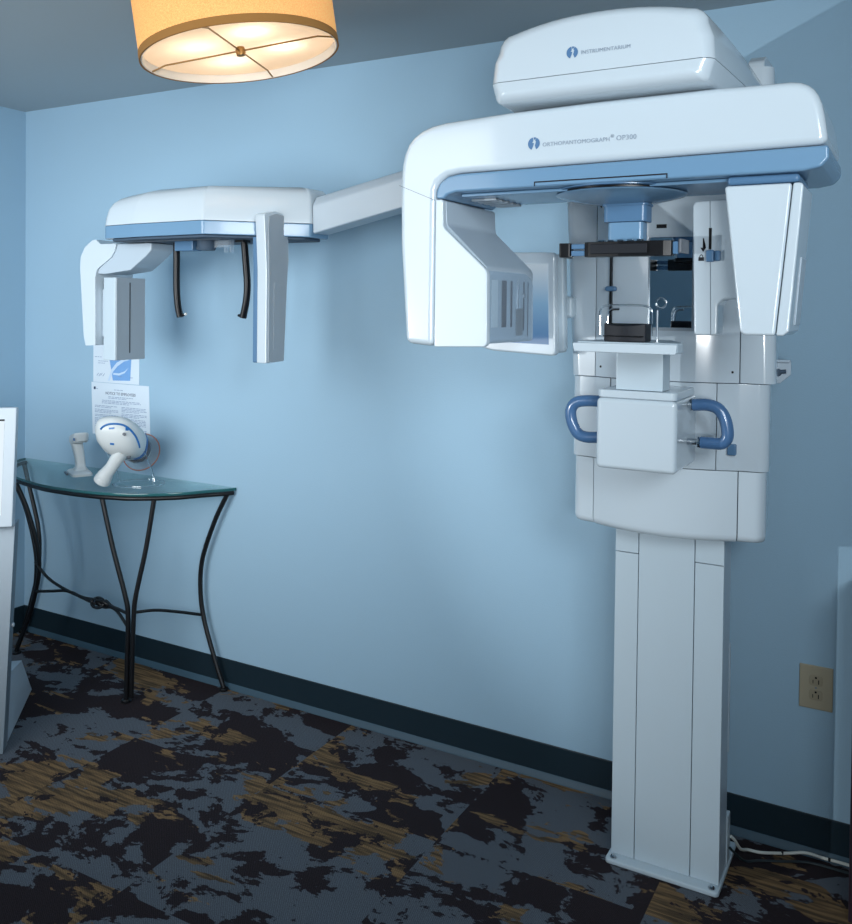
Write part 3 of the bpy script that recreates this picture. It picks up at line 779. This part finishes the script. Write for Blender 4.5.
for zc in (0.5005, 0.4595):
    rc = obj('receptacle', xz([(3.447 + 0.0175 * math.copysign(min(1, abs(math.cos(a)) * 1.15), math.cos(a)), zc + 0.0145 * math.copysign(min(1, abs(math.sin(a)) * 1.3), math.sin(a))) for a in [2 * PI * k / 32 for k in range(32)]], -0.0085, -0.0062, 0.0006, 1), PLATE2, ol)
    obj('slots', join(box(3.4385, 3.4405, -0.0089, -0.0086, zc - 0.008, zc + 0.002), box(3.453, 3.4555, -0.0089, -0.0086, zc - 0.009, zc + 0.003), cyl((3.447, -0.0086, zc + 0.0085), 0.003, 0.0004, (0, -1, 0), 12)), BLACK, rc)
obj('plate_screw', cyl((3.447, -0.0062, 0.480), 0.0028, 0.0014, (0, -1, 0), 14, .0004), ALU, ol)

# ------------------------------------------------------------------ dark cabinet at the right border
cb = thing('storage_cabinet', 'dark stained cabinet side standing at the right border of the picture', 'cabinet', (3.85, -0.29, 0))
obj('carcass', box(3.5555, 4.15, -0.262, -0.032, 0.001, 0.80, 0.002, 2), WOODD, cb)
obj('worktop', box(3.552, 4.16, -0.272, -0.025, 0.8005, 0.825, 0.003, 2), WOODD, cb)
for k in range(2):
    dr = obj('cabinet_door', box(3.562 + k * 0.294, 3.852 + k * 0.294, -0.2805, -0.2625, 0.06, 0.795, 0.002, 2), WOODD, cb)
    obj('door_handle', cyl((3.835 if k == 0 else 3.873, -0.296, 0.60), 0.005, 0.10, (0, 0, 1), 12, .001), ALU, dr)

# ------------------------------------------------------------------ half-moon glass console table
TZ = 0.815
edge = [(1.305, -0.006), (1.281, -0.050), (1.245, -0.098), (1.173, -0.205), (1.052, -0.302), (0.950, -0.340), (0.867, -0.360), (0.740, -0.372), (0.620, -0.371), (0.500, -0.350), (0.38, -0.320), (0.25, -0.262), (0.15, -0.196), (0.07, -0.115), (0.022, -0.045), (0.012, -0.006)]
es = smooth_path([(p[0], p[1], 0) for p in edge], 4)
epl = [(p.x, p.y) for p in es]
tbl = thing('console_table', 'half-moon glass console table on black wrought iron legs against the wall', 'table', (0.65, -0.18, 0))
gt = obj('glass_top', xy(epl, TZ - 0.012, TZ, 0.0015, 2, 40), TGLASS, tbl)
egp = [(p.x - 0.0 + (0.0006 if False else 0), p.y, TZ - 0.006) for p in es]
obj('glass_edge', tube(egp, [(0.0056, 0.0016)] * len(egp), 10, up=(0, 0, 1)), TGEDGE, gt)
rail = [(0.65 + (p.x - 0.65) * 0.985, p.y * 0.965 - 0.004, TZ - 0.0215) for p in es]
obj('apron_rail', tube(rail, 0.009, 10), IRON, tbl)
LR = 0.0095
def leg(pts, k=7, r=LR): return tube(smooth_path(pts, k), r, 12)
TT = TZ - 0.026
foot_pts = []
def iron_leg(pts, foot=True, r=LR):
    l = obj('leg', leg(pts, r=r), IRON, tbl)
    if foot:
        f = pts[-1]
        obj('foot', cyl((f[0], f[1], 0.0008), 0.019, 0.012, n=20, bev=.003), IRON, l)
    return l
iron_leg([(1.283, -0.034, TT), (1.222, -0.036, 0.678), (1.158, -0.036, 0.519), (1.146, -0.036, 0.395), (1.166, -0.036, 0.272), (1.225, -0.036, 0.119), (1.274, -0.036, 0.012)])
iron_leg([(0.042, -0.034, TT), (0.086, -0.036, 0.678), (0.142, -0.036, 0.519), (0.154, -0.036, 0.395), (0.134, -0.036, 0.272), (0.082, -0.036, 0.119), (0.04, -0.036, 0.012)])
iron_leg([(0.915, -0.336, TT), (0.965, -0.326, 0.60), (1.018, -0.312, 0.42), (1.031, -0.308, 0.34), (1.026, -0.307, 0.18), (1.021, -0.306, 0.012)])
iron_leg([(1.108, -0.252, TT), (1.085, -0.270, 0.60), (1.056, -0.292, 0.42), (1.050, -0.297, 0.34), (1.044, -0.298, 0.18), (1.038, -0.297, 0.020)], foot=False)
iron_leg([(0.330, -0.292, TT), (0.372, -0.262, 0.66), (0.402, -0.236, 0.50), (0.398, -0.225, 0.38), (0.345, -0.218, 0.23), (0.285, -0.214, 0.11), (0.235, -0.214, 0.012)])
iron_leg([(0.215, -0.228, TT), (0.292, -0.215, 0.66), (0.352, -0.212, 0.50), (0.362, -0.209, 0.38), (0.330, -0.205, 0.23), (0.272, -0.201, 0.11), (0.225, -0.200, 0.030)], foot=False)
# tied stretchers
kx, ky, kz = 0.815, -0.258, 0.339
s1 = smooth_path([(0.384, -0.232, 0.432), (0.47, -0.236, 0.380), (0.58, -0.242, 0.352), (0.70, -0.250, 0.340), (0.775, -0.255, 0.345), (0.80, -0.268, 0.352), (0.83, -0.268, 0.337), (0.85, -0.258, 0.328), (0.895, -0.268, 0.336), (0.95, -0.285, 0.332), (1.022, -0.306, 0.30)], 7)
s2 = smooth_path([(0.366, -0.222, 0.300), (0.48, -0.230, 0.322), (0.60, -0.240, 0.345), (0.70, -0.250, 0.338), (0.772, -0.259, 0.333), (0.80, -0.246, 0.326), (0.83, -0.246, 0.340), (0.85, -0.256, 0.351), (0.895, -0.270, 0.343), (0.95, -0.285, 0.345), (1.026, -0.304, 0.345)], 7)
st = obj('stretcher', tube(s1, 0.0062, 10), IRON, tbl)
obj('stretcher', tube(s2, 0.0062, 10), IRON, tbl)
obj('tied_knot', join(tube([(kx - 0.005 + 0.034 * math.cos(a), ky - 0.006 + 0.010 * math.sin(a), kz + 0.016 * math.sin(a)) for a in [2 * PI * k / 24 for k in range(24)]], 0.0065, 10, closed=True),
                      tube([(kx + 0.022 + 0.034 * math.cos(a), ky - 0.006 - 0.010 * math.sin(a), kz + 0.015 * math.sin(a)) for a in [2 * PI * k / 24 for k in range(24)]], 0.0065, 10, closed=True)), IRON, st)
obj('stretcher', tube(smooth_path([(1.048, -0.296, 0.352), (1.085, -0.22, 0.345), (1.120, -0.13, 0.318), (1.152, -0.038, 0.285)], 7), 0.0062, 10), IRON, tbl)

# ------------------------------------------------------------------ hand-held x-ray unit on clear stand
dv = thing('handheld_xray_unit', 'white hand-held dental x-ray gun with blue stripes and clear round shield on glass table', 'x-ray gun', (0.92, -0.25, TZ))
Bc = Vector((0.948, -0.272, 1.018)); Dc = Vector((0.858, -0.075, 0.922))
ax = (Dc - Bc).normalized()
side = Vector((0.872, 0.489, 0)); side = (side - ax * side.dot(ax)).normalized(); up = side.cross(ax)
if up.z < 0: up = -up
def ell_rings(stations, n=28, sup=2.6):
    rings = []
    for (t, a, b_, ox, oz) in stations:
        c = Bc + ax * t + side * ox + up * oz; ring = []
        for k in range(n):
            th = 2 * PI * k / n; cs_, sn = math.cos(th), math.sin(th)
            ring.append(c + side * (a * math.copysign(abs(cs_) ** (2 / sup), cs_)) + up * (b_ * math.copysign(abs(sn) ** (2 / sup), sn)))
        rings.append(ring)
    return rings
stn = [(-0.080, 0.018, 0.012, -0.030, 0.036), (-0.076, 0.040, 0.026, -0.028, 0.034), (-0.064, 0.060, 0.044, -0.022, 0.026), (-0.040, 0.074, 0.060, -0.012, 0.014), (0.0, 0.078, 0.068, 0, 0.0), (0.05, 0.074, 0.066, 0.004, -0.004), (0.10, 0.066, 0.060, 0.004, -0.004), (0.145, 0.054, 0.052, 0.0, 0.0), (0.160, 0.048, 0.048, 0.0, 0.0)]
body = obj('body', loft(ell_rings(stn)), DEVW, dv)
def stripe(th, w0, t0, t1, rise=1.012):
    bm = bmesh.new(); n = 22; A = []; B = []; A2 = []; B2 = []
    def at(t, th):
        for i in range(len(stn) - 1):
            if stn[i][0] <= t <= stn[i + 1][0]:
                f = (t - stn[i][0]) / (stn[i + 1][0] - stn[i][0]); s = [stn[i][j] + f * (stn[i + 1][j] - stn[i][j]) for j in range(5)]
        c = Bc + ax * t + side * s[3] + up * s[4]; cs_, sn = math.cos(th), math.sin(th); sup = 2.6
        v = side * (s[1] * math.copysign(abs(cs_) ** (2 / sup), cs_)) + up * (s[2] * math.copysign(abs(sn) ** (2 / sup), sn))
        return c, v
    rows = []
    for i in range(n + 1):
        t = t0 + (t1 - t0) * i / n
        row = []
        for (dth, k) in ((-w0, 1.03), (w0, 1.03), (w0, 0.95), (-w0, 0.95)):
            c, v = at(t, th + dth); row.append(c + v * k)
        rows.append(row)
    return loft(rows)
# rear stripe across the top
def cross_stripe(t, th0, th1, w=0.006):
    rows = []
    n = 20
    for i in range(n + 1):
        th = th0 + (th1 - th0) * i / n; row = []
        for (tt, k) in ((t - w, 1.03), (t + w, 1.03), (t + w, 0.95), (t - w, 0.95)):
            for j in range(len(stn) - 1):
                if stn[j][0] <= tt <= stn[j + 1][0]:
                    f = (tt - stn[j][0]) / (stn[j + 1][0] - stn[j][0]); s = [stn[j][q] + f * (stn[j + 1][q] - stn[j][q]) for q in range(5)]
            cs_, sn = math.cos(th), math.sin(th)
            row.append(Bc + ax * tt + side * (s[3] + k * s[1] * math.copysign(abs(cs_) ** (2 / 2.6), cs_)) + up * (s[4] + k * s[2] * math.copysign(abs(sn) ** (2 / 2.6), sn)))
        rows.append(row)
    return loft(rows)
obj('stripe', cross_stripe(0.090, math.radians(-75), math.radians(38), 0.012), DEVB, body)
obj('vent_dot', join(*[cyl(Bc + side * sx + up * sz - ax * 0.062, 0.006, 0.006, -ax, 14) for (sx, sz) in ((0.038, -0.004),)]), DEVG, body)
bt = bvh_of(body)
pd_ = Vector((-0.75, 0.65, -0.14)).normalized(); ps_ = Vector((0.655, 0.755, 0)).normalized(); pu_ = ps_.cross(pd_)
def on_shell(u, v, off=0.0):
    h = bt.ray_cast(Bc - pd_ * 0.5 + ps_ * u + pu_ * v, pd_)
    return (h[0] + h[1] * off, h[1]) if h[0] is not None else (None, None)
path = smooth_path([(-0.076, 0.036, 0), (-0.066, 0.046, 0), (-0.045, 0.054, 0), (-0.015, 0.054, 0), (0.012, 0.046, 0), (0.036, 0.026, 0), (0.054, 0.0, 0), (0.064, -0.024, 0), (0.068, -0.040, 0)], 5)
pp = [q for q in (on_shell(p.x, p.y)[0] for p in path) if q is not None]
obj('stripe', tube(pp, 0.0042, 8), DEVB, body)
for (u, v, w_, h_) in ((-0.036, 0.038, 0.011, 0.0035), (-0.034, -0.022, 0.008, 0.004), (0.020, 0.034, 0.006, 0.007)):
    c0, n0 = on_shell(u, v)
    if c0 is not None:
        a1 = (ps_ - n0 * ps_.dot(n0)).normalized(); b1 = n0.cross(a1)
        obj('logo_tab', prism([c0 - n0 * 0.002 + a1 * (w_ * i) + b1 * (h_ * j) for (i, j) in ((-1, -1), (1, -1), (1, 1), (-1, 1))], n0 * 0.0035, 0.0008, 2), DEVB, body)
shd = obj('round_shield', lathe([(0.046, -0.0022), (0.076, -0.0022), (0.0765, 0.0), (0.076, 0.0022), (0.046, 0.0022)], Dc - ax * 0.02, ax, 56), DISCM, dv)
u0 = side; w0 = up
obj('shield_rim', tube([Dc - ax * 0.02 + u0 * (0.0775 * math.cos(2 * PI * k / 56)) + w0 * (0.0775 * math.sin(2 * PI * k / 56)) for k in range(56)], 0.0024, 8, closed=True), COPPER, shd)
obj('barrel_ring', lathe([(0.0480, 0.1602), (0.056, 0.1612), (0.056, 0.176), (0.050, 0.184)], Bc, ax, 40), DEVG, dv)
obj('barrel', lathe([(0.044, 0.1845), (0.038, 0.236), (0.034, 0.238)], Bc, ax, 40), DEVW, dv)
# pistol grip
hp = [Vector((0.955, -0.275, 0.965)), Vector((0.938, -0.285, 0.935)), Vector((0.915, -0.292, 0.900)), Vector((0.898, -0.297, 0.880)), Vector((0.891, -0.299, 0.870)), Vector((0.884, -0.300, 0.860))]
gr = obj('grip', tube(hp, [(0.030, 0.030), (0.026, 0.024), (0.024, 0.022), (0.026, 0.024), (0.030, 0.029), (0.031, 0.030)], 20, up=(0.87, 0.49, 0)), DEVW, dv)
hd_dir = (hp[-1] - hp[-2]).normalized()
obj('battery_base', tube([hp[-1] + hd_dir * 0.0006, hp[-1] + hd_dir * 0.006, hp[-1] + hd_dir * 0.020, hp[-1] + hd_dir * 0.0235], [(0.031, 0.030), (0.033, 0.033), (0.033, 0.033), (0.028, 0.028)], 20, up=(0.87, 0.49, 0)), DEVW, gr)
obj('battery_pad', tube([hp[-1] + hd_dir * 0.0237, hp[-1] + hd_dir * 0.0255], [(0.024, 0.022), (0.022, 0.020)], 20, up=(0.87, 0.49, 0)), DEVG, gr)
obj('trigger', cyl(Vector((0.968, -0.262, 0.945)), 0.008, 0.016, (0.7, 0.6, -0.2), 14, .003), DEVG, gr)

# clear display stand under it
sd = thing('display_stand', 'clear acrylic display stand cradling the hand-held x-ray gun on the glass table', 'stand', (0.93, -0.2, TZ))
zf = TZ + 0.0042
obj('base_loop', tube(smooth_path([(0.86, -0.235, zf), (0.93, -0.245, zf), (1.01, -0.215, zf), (1.03, -0.145, zf), (0.985, -0.085, zf), (0.90, -0.10, zf), (0.85, -0.17, zf)], 6, True), 0.004, 8, closed=True), CLEAR, sd)
for (a, b_) in (((1.022, -0.170, zf + 0.0045), (0.985, -0.195, 0.972)), ((0.858, -0.200, zf + 0.0045), (0.848, -0.262, 0.955))):
    d = Vector(b_) - Vector(a)
    obj('upright', tube(smooth_path([a, Vector(a) + d * 0.4 + Vector((0, 0.01, 0)), b_, Vector(b_) + Vector((-0.012, 0.012, 0.006))], 5), 0.004, 8), CLEAR, sd)

# small white handset on the left of the glass
hs = thing('battery_handset', 'small white pistol-grip battery handset standing upright on the glass table left of the gun', 'handset', (0.56, -0.14, TZ))
hz = TZ + 0.0006
def rr_ring(cx, cy, z, w, d, r=0.35, ang=-0.5, tilt=0.0):
    pl = rrect(0, 0, w, d, min(w, d) * r); c, s = math.cos(ang), math.sin(ang)
    return [(cx + p[0] * c - p[1] * s, cy + p[0] * s + p[1] * c, z + tilt * p[0]) for p in pl]
hb = obj('grip', loft([rr_ring(0.560, -0.145, TZ + 0.0185, 0.070, 0.050), rr_ring(0.561, -0.145, TZ + 0.030, 0.046, 0.036), rr_ring(0.560, -0.145, TZ + 0.045, 0.040, 0.034), rr_ring(0.552, -0.145, TZ + 0.080, 0.046, 0.036), rr_ring(0.541, -0.145, TZ + 0.112, 0.060, 0.040), rr_ring(0.535, -0.145, TZ + 0.120, 0.064, 0.042)]), DEVW, hs)
obj('head_cap', loft([rr_ring(0.548, -0.145, TZ + 0.1205, 0.092, 0.052, tilt=0.10), rr_ring(0.550, -0.145, TZ + 0.126, 0.104, 0.058, tilt=0.14), rr_ring(0.552, -0.145, TZ + 0.148, 0.104, 0.058, tilt=0.2), rr_ring(0.553, -0.145, TZ + 0.154, 0.094, 0.050, tilt=0.22)]), DEVW, hs)
obj('logo_tab', loft([rr_ring(0.5725, -0.1865, TZ + 0.136, 0.034, 0.003), rr_ring(0.5725, -0.1865, TZ + 0.145, 0.034, 0.003)]), DEVB, hs)
obj('foot_plate', loft([rr_ring(0.556, -0.145, hz, 0.130, 0.074, 0.2), rr_ring(0.556, -0.145, hz + 0.008, 0.130, 0.074, 0.2), rr_ring(0.557, -0.145, hz + 0.014, 0.110, 0.064, 0.25), rr_ring(0.560, -0.145, hz + 0.0175, 0.074, 0.052, 0.3)]), DEVW, hs)
obj('foot_front', loft([rr_ring(0.526, -0.181, hz + 0.001, 0.052, 0.006, 0.3), rr_ring(0.526, -0.181, hz + 0.008, 0.052, 0.006, 0.3)]), DEVG, hs)

hs.scale = (1.12, 1.12, 1.12)

# ------------------------------------------------------------------ two papers on the wall
def lines(x0, x1, z, n, dz, h=0.0022, last=0.7, y=-0.0022):
    bms = []
    for i in range(n):
        xe = x1 if i < n - 1 else x0 + (x1 - x0) * last
        x = x0
        while x < xe - 0.006:
            w = random.uniform(0.008, 0.026); e = min(x + w, xe)
            bms.append(box(x, e, y, y + 0.0004, z - i * dz, z - i * dz + h)); x = e + 0.004
    return join(*bms)
p1 = thing('certificate_sheet', 'white certificate with a blue swirl emblem pinned on the wall above the notice', 'paper', (0.61, 0, 1.197))
obj('sheet', box(0.468, 0.754, -0.0016, -0.0004, 1.197, 1.412), PAPER, p1)
obj('emblem_print', lay(flat([(0.0, 0.205), (0.165, 0.205), (0.152, 0.012), (0.045, 0.008)]), 0.548, 1.2, -0.0021, thick=0.0003), PBLUE, p1)
sw = [(0.03, 0), (0.042, 0), (0.062, 0.04), (0.09, 0.066), (0.13, 0.088), (0.165, 0.096), (0.13, 0.1), (0.085, 0.082), (0.052, 0.05)]
sw2 = [(0.062, 0.028), (0.10, 0.026), (0.135, 0.038), (0.158, 0.062), (0.135, 0.046), (0.10, 0.035), (0.066, 0.036)]
obj('swirl_print', lay(join(flat(sw), flat(sw2)), 0.562, 1.206, -0.0026, thick=0.0003), PSWIRL, p1)
obj('heading_print', lay(flat([(0, 0), (0.028, 0.008), (0.075, 0.015), (0.074, 0.024), (0.028, 0.016), (0.004, 0.010)]), 0.515, 1.372, -0.0026, thick=0.0003), PRINT, p1)
obj('text_print', join(lines(0.478, 0.54, 1.308, 1, 0.01), lines(0.70, 0.73, 1.306, 1, 0.01), lines(0.50, 0.56, 1.290, 2, 0.009), lines(0.70, 0.735, 1.224, 1, 0.01), lines(0.628, 0.66, 1.226, 1, 0.01, y=-0.0027)), PRINTG, p1)
obj('signature_print', lay(join(*[flat([(a, b_), (a + 0.012, b_ + 0.012), (a + 0.014, b_ + 0.011), (a + 0.003, b_ - 0.001)]) for (a, b_) in ((0, 0), (0.013, -0.002), (0.024, 0.001), (0.038, -0.001))]), 0.49, 1.226, -0.0022, thick=0.0003), PRINTG, p1)
p2 = thing('employee_notice', 'white printed notice to employees on the wall behind the hand-held x-ray gun', 'paper', (0.63, 0, 0.965))
obj('sheet', prism([(0.466, -0.0016, 0.965), (0.822, -0.0016, 0.975), (0.812, -0.0016, 1.194), (0.456, -0.0016, 1.1955)], (0, 0.0012, 0)), PAPER, p2)
obj('heading_print', lay(text_bm('NOTICE TO EMPLOYEES', 0.02, 1.0), 0.548, 1.145, -0.0022, width=0.185, thick=0.0003), PRINT, p2)
obj('mark_print', join(box(0.472, 0.484, -0.0021, -0.0017, 1.164, 1.176)), PRINT, p2)
obj('text_print', join(lines(0.488, 0.515, 1.166, 1, 0.01, y=-0.0021), lines(0.60, 0.68, 1.166, 1, 0.01, y=-0.0021), lines(0.565, 0.725, 1.134, 2, 0.006, y=-0.0021), lines(0.525, 0.765, 1.117, 3, 0.006, y=-0.0021),
    *[lines(0.48, 0.627, z, n, 0.0062, y=-0.0021) for (z, n) in ((1.092, 2), (1.075, 3), (1.052, 2), (1.036, 5), (1.0, 4))],
    *[lines(0.648, 0.80, z, n, 0.0062, y=-0.0021) for (z, n) in ((1.092, 4), (1.064, 3), (1.042, 6), (0.998, 3))]), PRINTG, p2)

# ------------------------------------------------------------------ kiosk at the left border
kd = Vector((0.978, -0.805, 0)); kn = Vector((0.68, -0.73, 0)).normalized(); kr = Vector((-kn.y, kn.x, 0))
def K(u, b_, z): return kd + kr * u - kn * b_ + Vector((0, 0, z))      # u: to its right, b: backwards, z: up
ks = thing('screen_kiosk', 'grey and white floor-standing kiosk with a lit screen at the left border', 'kiosk', K(-0.15, 0.15, 0))
def kprism(side_pts, u0, u1, r=0.003): return prism([K(u0, p[0], p[1]) for p in side_pts], kr * (u1 - u0), r, 2)
ped = obj('pedestal', kprism([(0.0, 0.002), (0.07, 0.002), (0.255, 0.75), (0.190, 0.75)], -0.42, 0.0), ALU, ks)
obj('side_knob', cyl(K(0.0, 0.135, 0.40), 0.008, 0.008, kr, 14, .002), KWHITE, ped)
obj('foot', kprism([(0.022, 0.001), (0.534, 0.001), (0.334, 0.196), (0.085, 0.240)], -0.40, -0.004, 0.002), KWHITE, ks)
mon = obj('monitor', kprism([(0.122, 0.752), (0.198, 1.168), (0.236, 1.165), (0.170, 0.745)], -0.50, 0.003, 0.006), KWHITE, ks)
def face(u, f, off): # a point on the tilted front
    return K(u, 0.122 + 0.076 * f - off, 0.752 + 0.416 * f)
obj('screen', prism([face(-0.46, 0.10, 0.0010), face(-0.036, 0.10, 0.0010), face(-0.036, 0.90, 0.0010), face(-0.46, 0.90, 0.0010)], -kn * 0.0008), KSCREEN, mon)
def strip(u0, u1, f0, f1): return prism([face(u0, f0, 0.0016), face(u1, f0, 0.0016), face(u1, f1, 0.0016), face(u0, f1, 0.0016)], -kn * 0.0005)
obj('screen_header', strip(-0.46, -0.036, 0.885, 0.90), RUBBER, mon)

# ------------------------------------------------------------------ drum ceiling lamp
LX, LY, LZ, LRD = 2.16, -0.985, 2.172, 0.249
lp = thing('drum_ceiling_lamp', 'round drum ceiling lamp with glowing tan fabric shade and cream diffuser', 'ceiling lamp', (LX, LY, H))
LT = H - 0.060
def ring_wall(r0, r1, z0, z1, n=72):
    return loft([[(LX + r * math.cos(2 * PI * k / n), LY + r * math.sin(2 * PI * k / n), z) for k in range(n)] for (r, z) in ((r0, z0), (r1, z0), (r1, z1), (r0, z1), (r0, z0))], False)
shp = obj('lamp_shade', ring_wall(LRD - 0.0025, LRD, LZ + 0.020, LT), SHADE, lp)
obj('shade_hem', ring_wall(LRD - 0.0025, LRD + 0.0015, LZ, LZ + 0.0198), TRIMTAN, shp)
obj('shade_liner', ring_wall(LRD - 0.0052, LRD - 0.003, LZ + 0.001, LT), LINER, shp)
obj('diffuser', lathe([(LRD - 0.007, 0.022), (LRD - 0.007, 0.025)], (LX, LY, LZ), (0, 0, 1), 72), DIFFUSER, lp)
for k in range(4):
    a = math.radians(20 + 90 * k)
    d = Vector((math.cos(a), math.sin(a), 0)); c = Vector((LX, LY, LZ))
    obj('spoke', tube([c + d * 0.008 + Vector((0, 0, 0.012)), c + d * 0.205 + Vector((0, 0, 0.012)), c + d * 0.243 + Vector((0, 0, 0.003))], 0.0022, 8), BRASS, lp)
obj('finial', lathe([(0.004, -0.002), (0.011, 0.0), (0.013, 0.012), (0.011, 0.021)], (LX, LY, LZ), (0, 0, 1), 20), BRASS, lp)
obj('ceiling_canopy', cyl((LX, LY, LT + 0.0005), 0.07, H - LT - 0.009, n=40, bev=.006), BRASS, lp)
obj('canopy_rim', ring_wall(LRD - 0.02, LRD - 0.0055, LT - 0.012, LT - 0.0095), BRASS, lp)

# the drum hangs a little crooked on its stem
tilt = Matrix.Rotation(math.radians(-8.5), 3, Vector((-0.489, 0.872, 0)))
lp.rotation_euler = tilt.to_euler()
dv_ = Vector((0, 0, LZ - H)) - tilt @ Vector((0, 0, LZ - H))
lp.location = Vector((LX, LY, H)) + Vector((dv_.x + 0.006, dv_.y + 0.004, 0.006))

# ------------------------------------------------------------------ lights
def light(name, kind, loc, target, energy, color, **kw):
    l = bpy.data.lights.new(name, kind); l.energy = energy; l.color = color
    for k, v in kw.items(): setattr(l, k, v)
    o = bpy.data.objects.new(name, l); COL.objects.link(o); o.location = loc
    o.rotation_euler = (Vector(target) - Vector(loc)).to_track_quat('-Z', 'Y').to_euler()
    return o
for k in range(4):
    a = math.radians(53 + 90 * k)
    light('lamp_bulb', 'POINT', (LX + 0.115 * math.cos(a), LY + 0.115 * math.sin(a), LZ + 0.075), (LX, LY, 0), 0.55, (1.0, 0.95, 0.88), shadow_soft_size=0.04)
light('flash_key', 'SPOT', (1.08, -2.90, 1.35), (3.69, 0.0, 1.20), 128, (0.94, 0.98, 1.0), shadow_soft_size=0.012, spot_size=math.radians(50), spot_blend=0.55)
light('softbox_key', 'AREA', (1.20, -2.55, 1.65), (0.85, 0.0, 1.45), 21, (0.94, 0.98, 1.0), shape='RECTANGLE', size=1.9, size_y=1.3, spread=math.radians(98))
light('softbox_fill', 'AREA', (4.5, -2.7, 2.1), (1.6, 0.0, 1.3), 8, (0.88, 0.95, 1.0), shape='RECTANGLE', size=0.7, size_y=0.7, spread=math.radians(80))
light('added_uplight', 'AREA', (4.2, -3.3, 1.5), (3.7, -2.6, H), 34, (0.94, 0.98, 1.0), shape='RECTANGLE', size=0.4, size_y=0.4)  # added unseen light aimed up, lifts the ceiling and the room's ambient level
w = bpy.data.worlds.new('world'); scene.world = w; w.use_nodes = True
w.node_tree.nodes['Background'].inputs['Color'].default_value = (0.5, 0.62, 0.75, 1)
w.node_tree.nodes['Background'].inputs['Strength'].default_value = 0.3

# ------------------------------------------------------------------ camera (level view with vertical shift)
cam = bpy.data.cameras.new('camera'); co = bpy.data.objects.new('camera', cam); COL.objects.link(co)
Fpx, yaw, pitch, roll, cy = 889.924614622631, 0.5108358574576677, -0.018108815681867244, 0.011131555083749113, 322.871748161108
fw = Vector((-math.sin(yaw) * math.cos(pitch), math.cos(yaw) * math.cos(pitch), math.sin(pitch)))
rt = Vector((math.cos(yaw), math.sin(yaw), 0)); uu = rt.cross(fw)
r2 = rt * math.cos(roll) + uu * math.sin(roll); u2 = uu * math.cos(roll) - rt * math.sin(roll)
M = Matrix((r2, u2, -fw)).transposed().to_4x4(); M.translation = Vector((3.6968830124925316, -2.734282984370557, 1.5470750599474832))
co.matrix_world = M
cam.sensor_fit = 'VERTICAL'; cam.sensor_height = 24.0; cam.lens = Fpx / 924 * 24.0
cam.shift_x = 0.0; cam.shift_y = -(462 - cy) / 924.0
cam.clip_start = 0.02
scene.camera = co

scene.view_settings.view_transform = 'Standard'
scene.view_settings.look = 'None'
scene.view_settings.gamma = 1.0
scene.view_settings.use_curve_mapping = False
scene.view_settings.exposure = 0.0
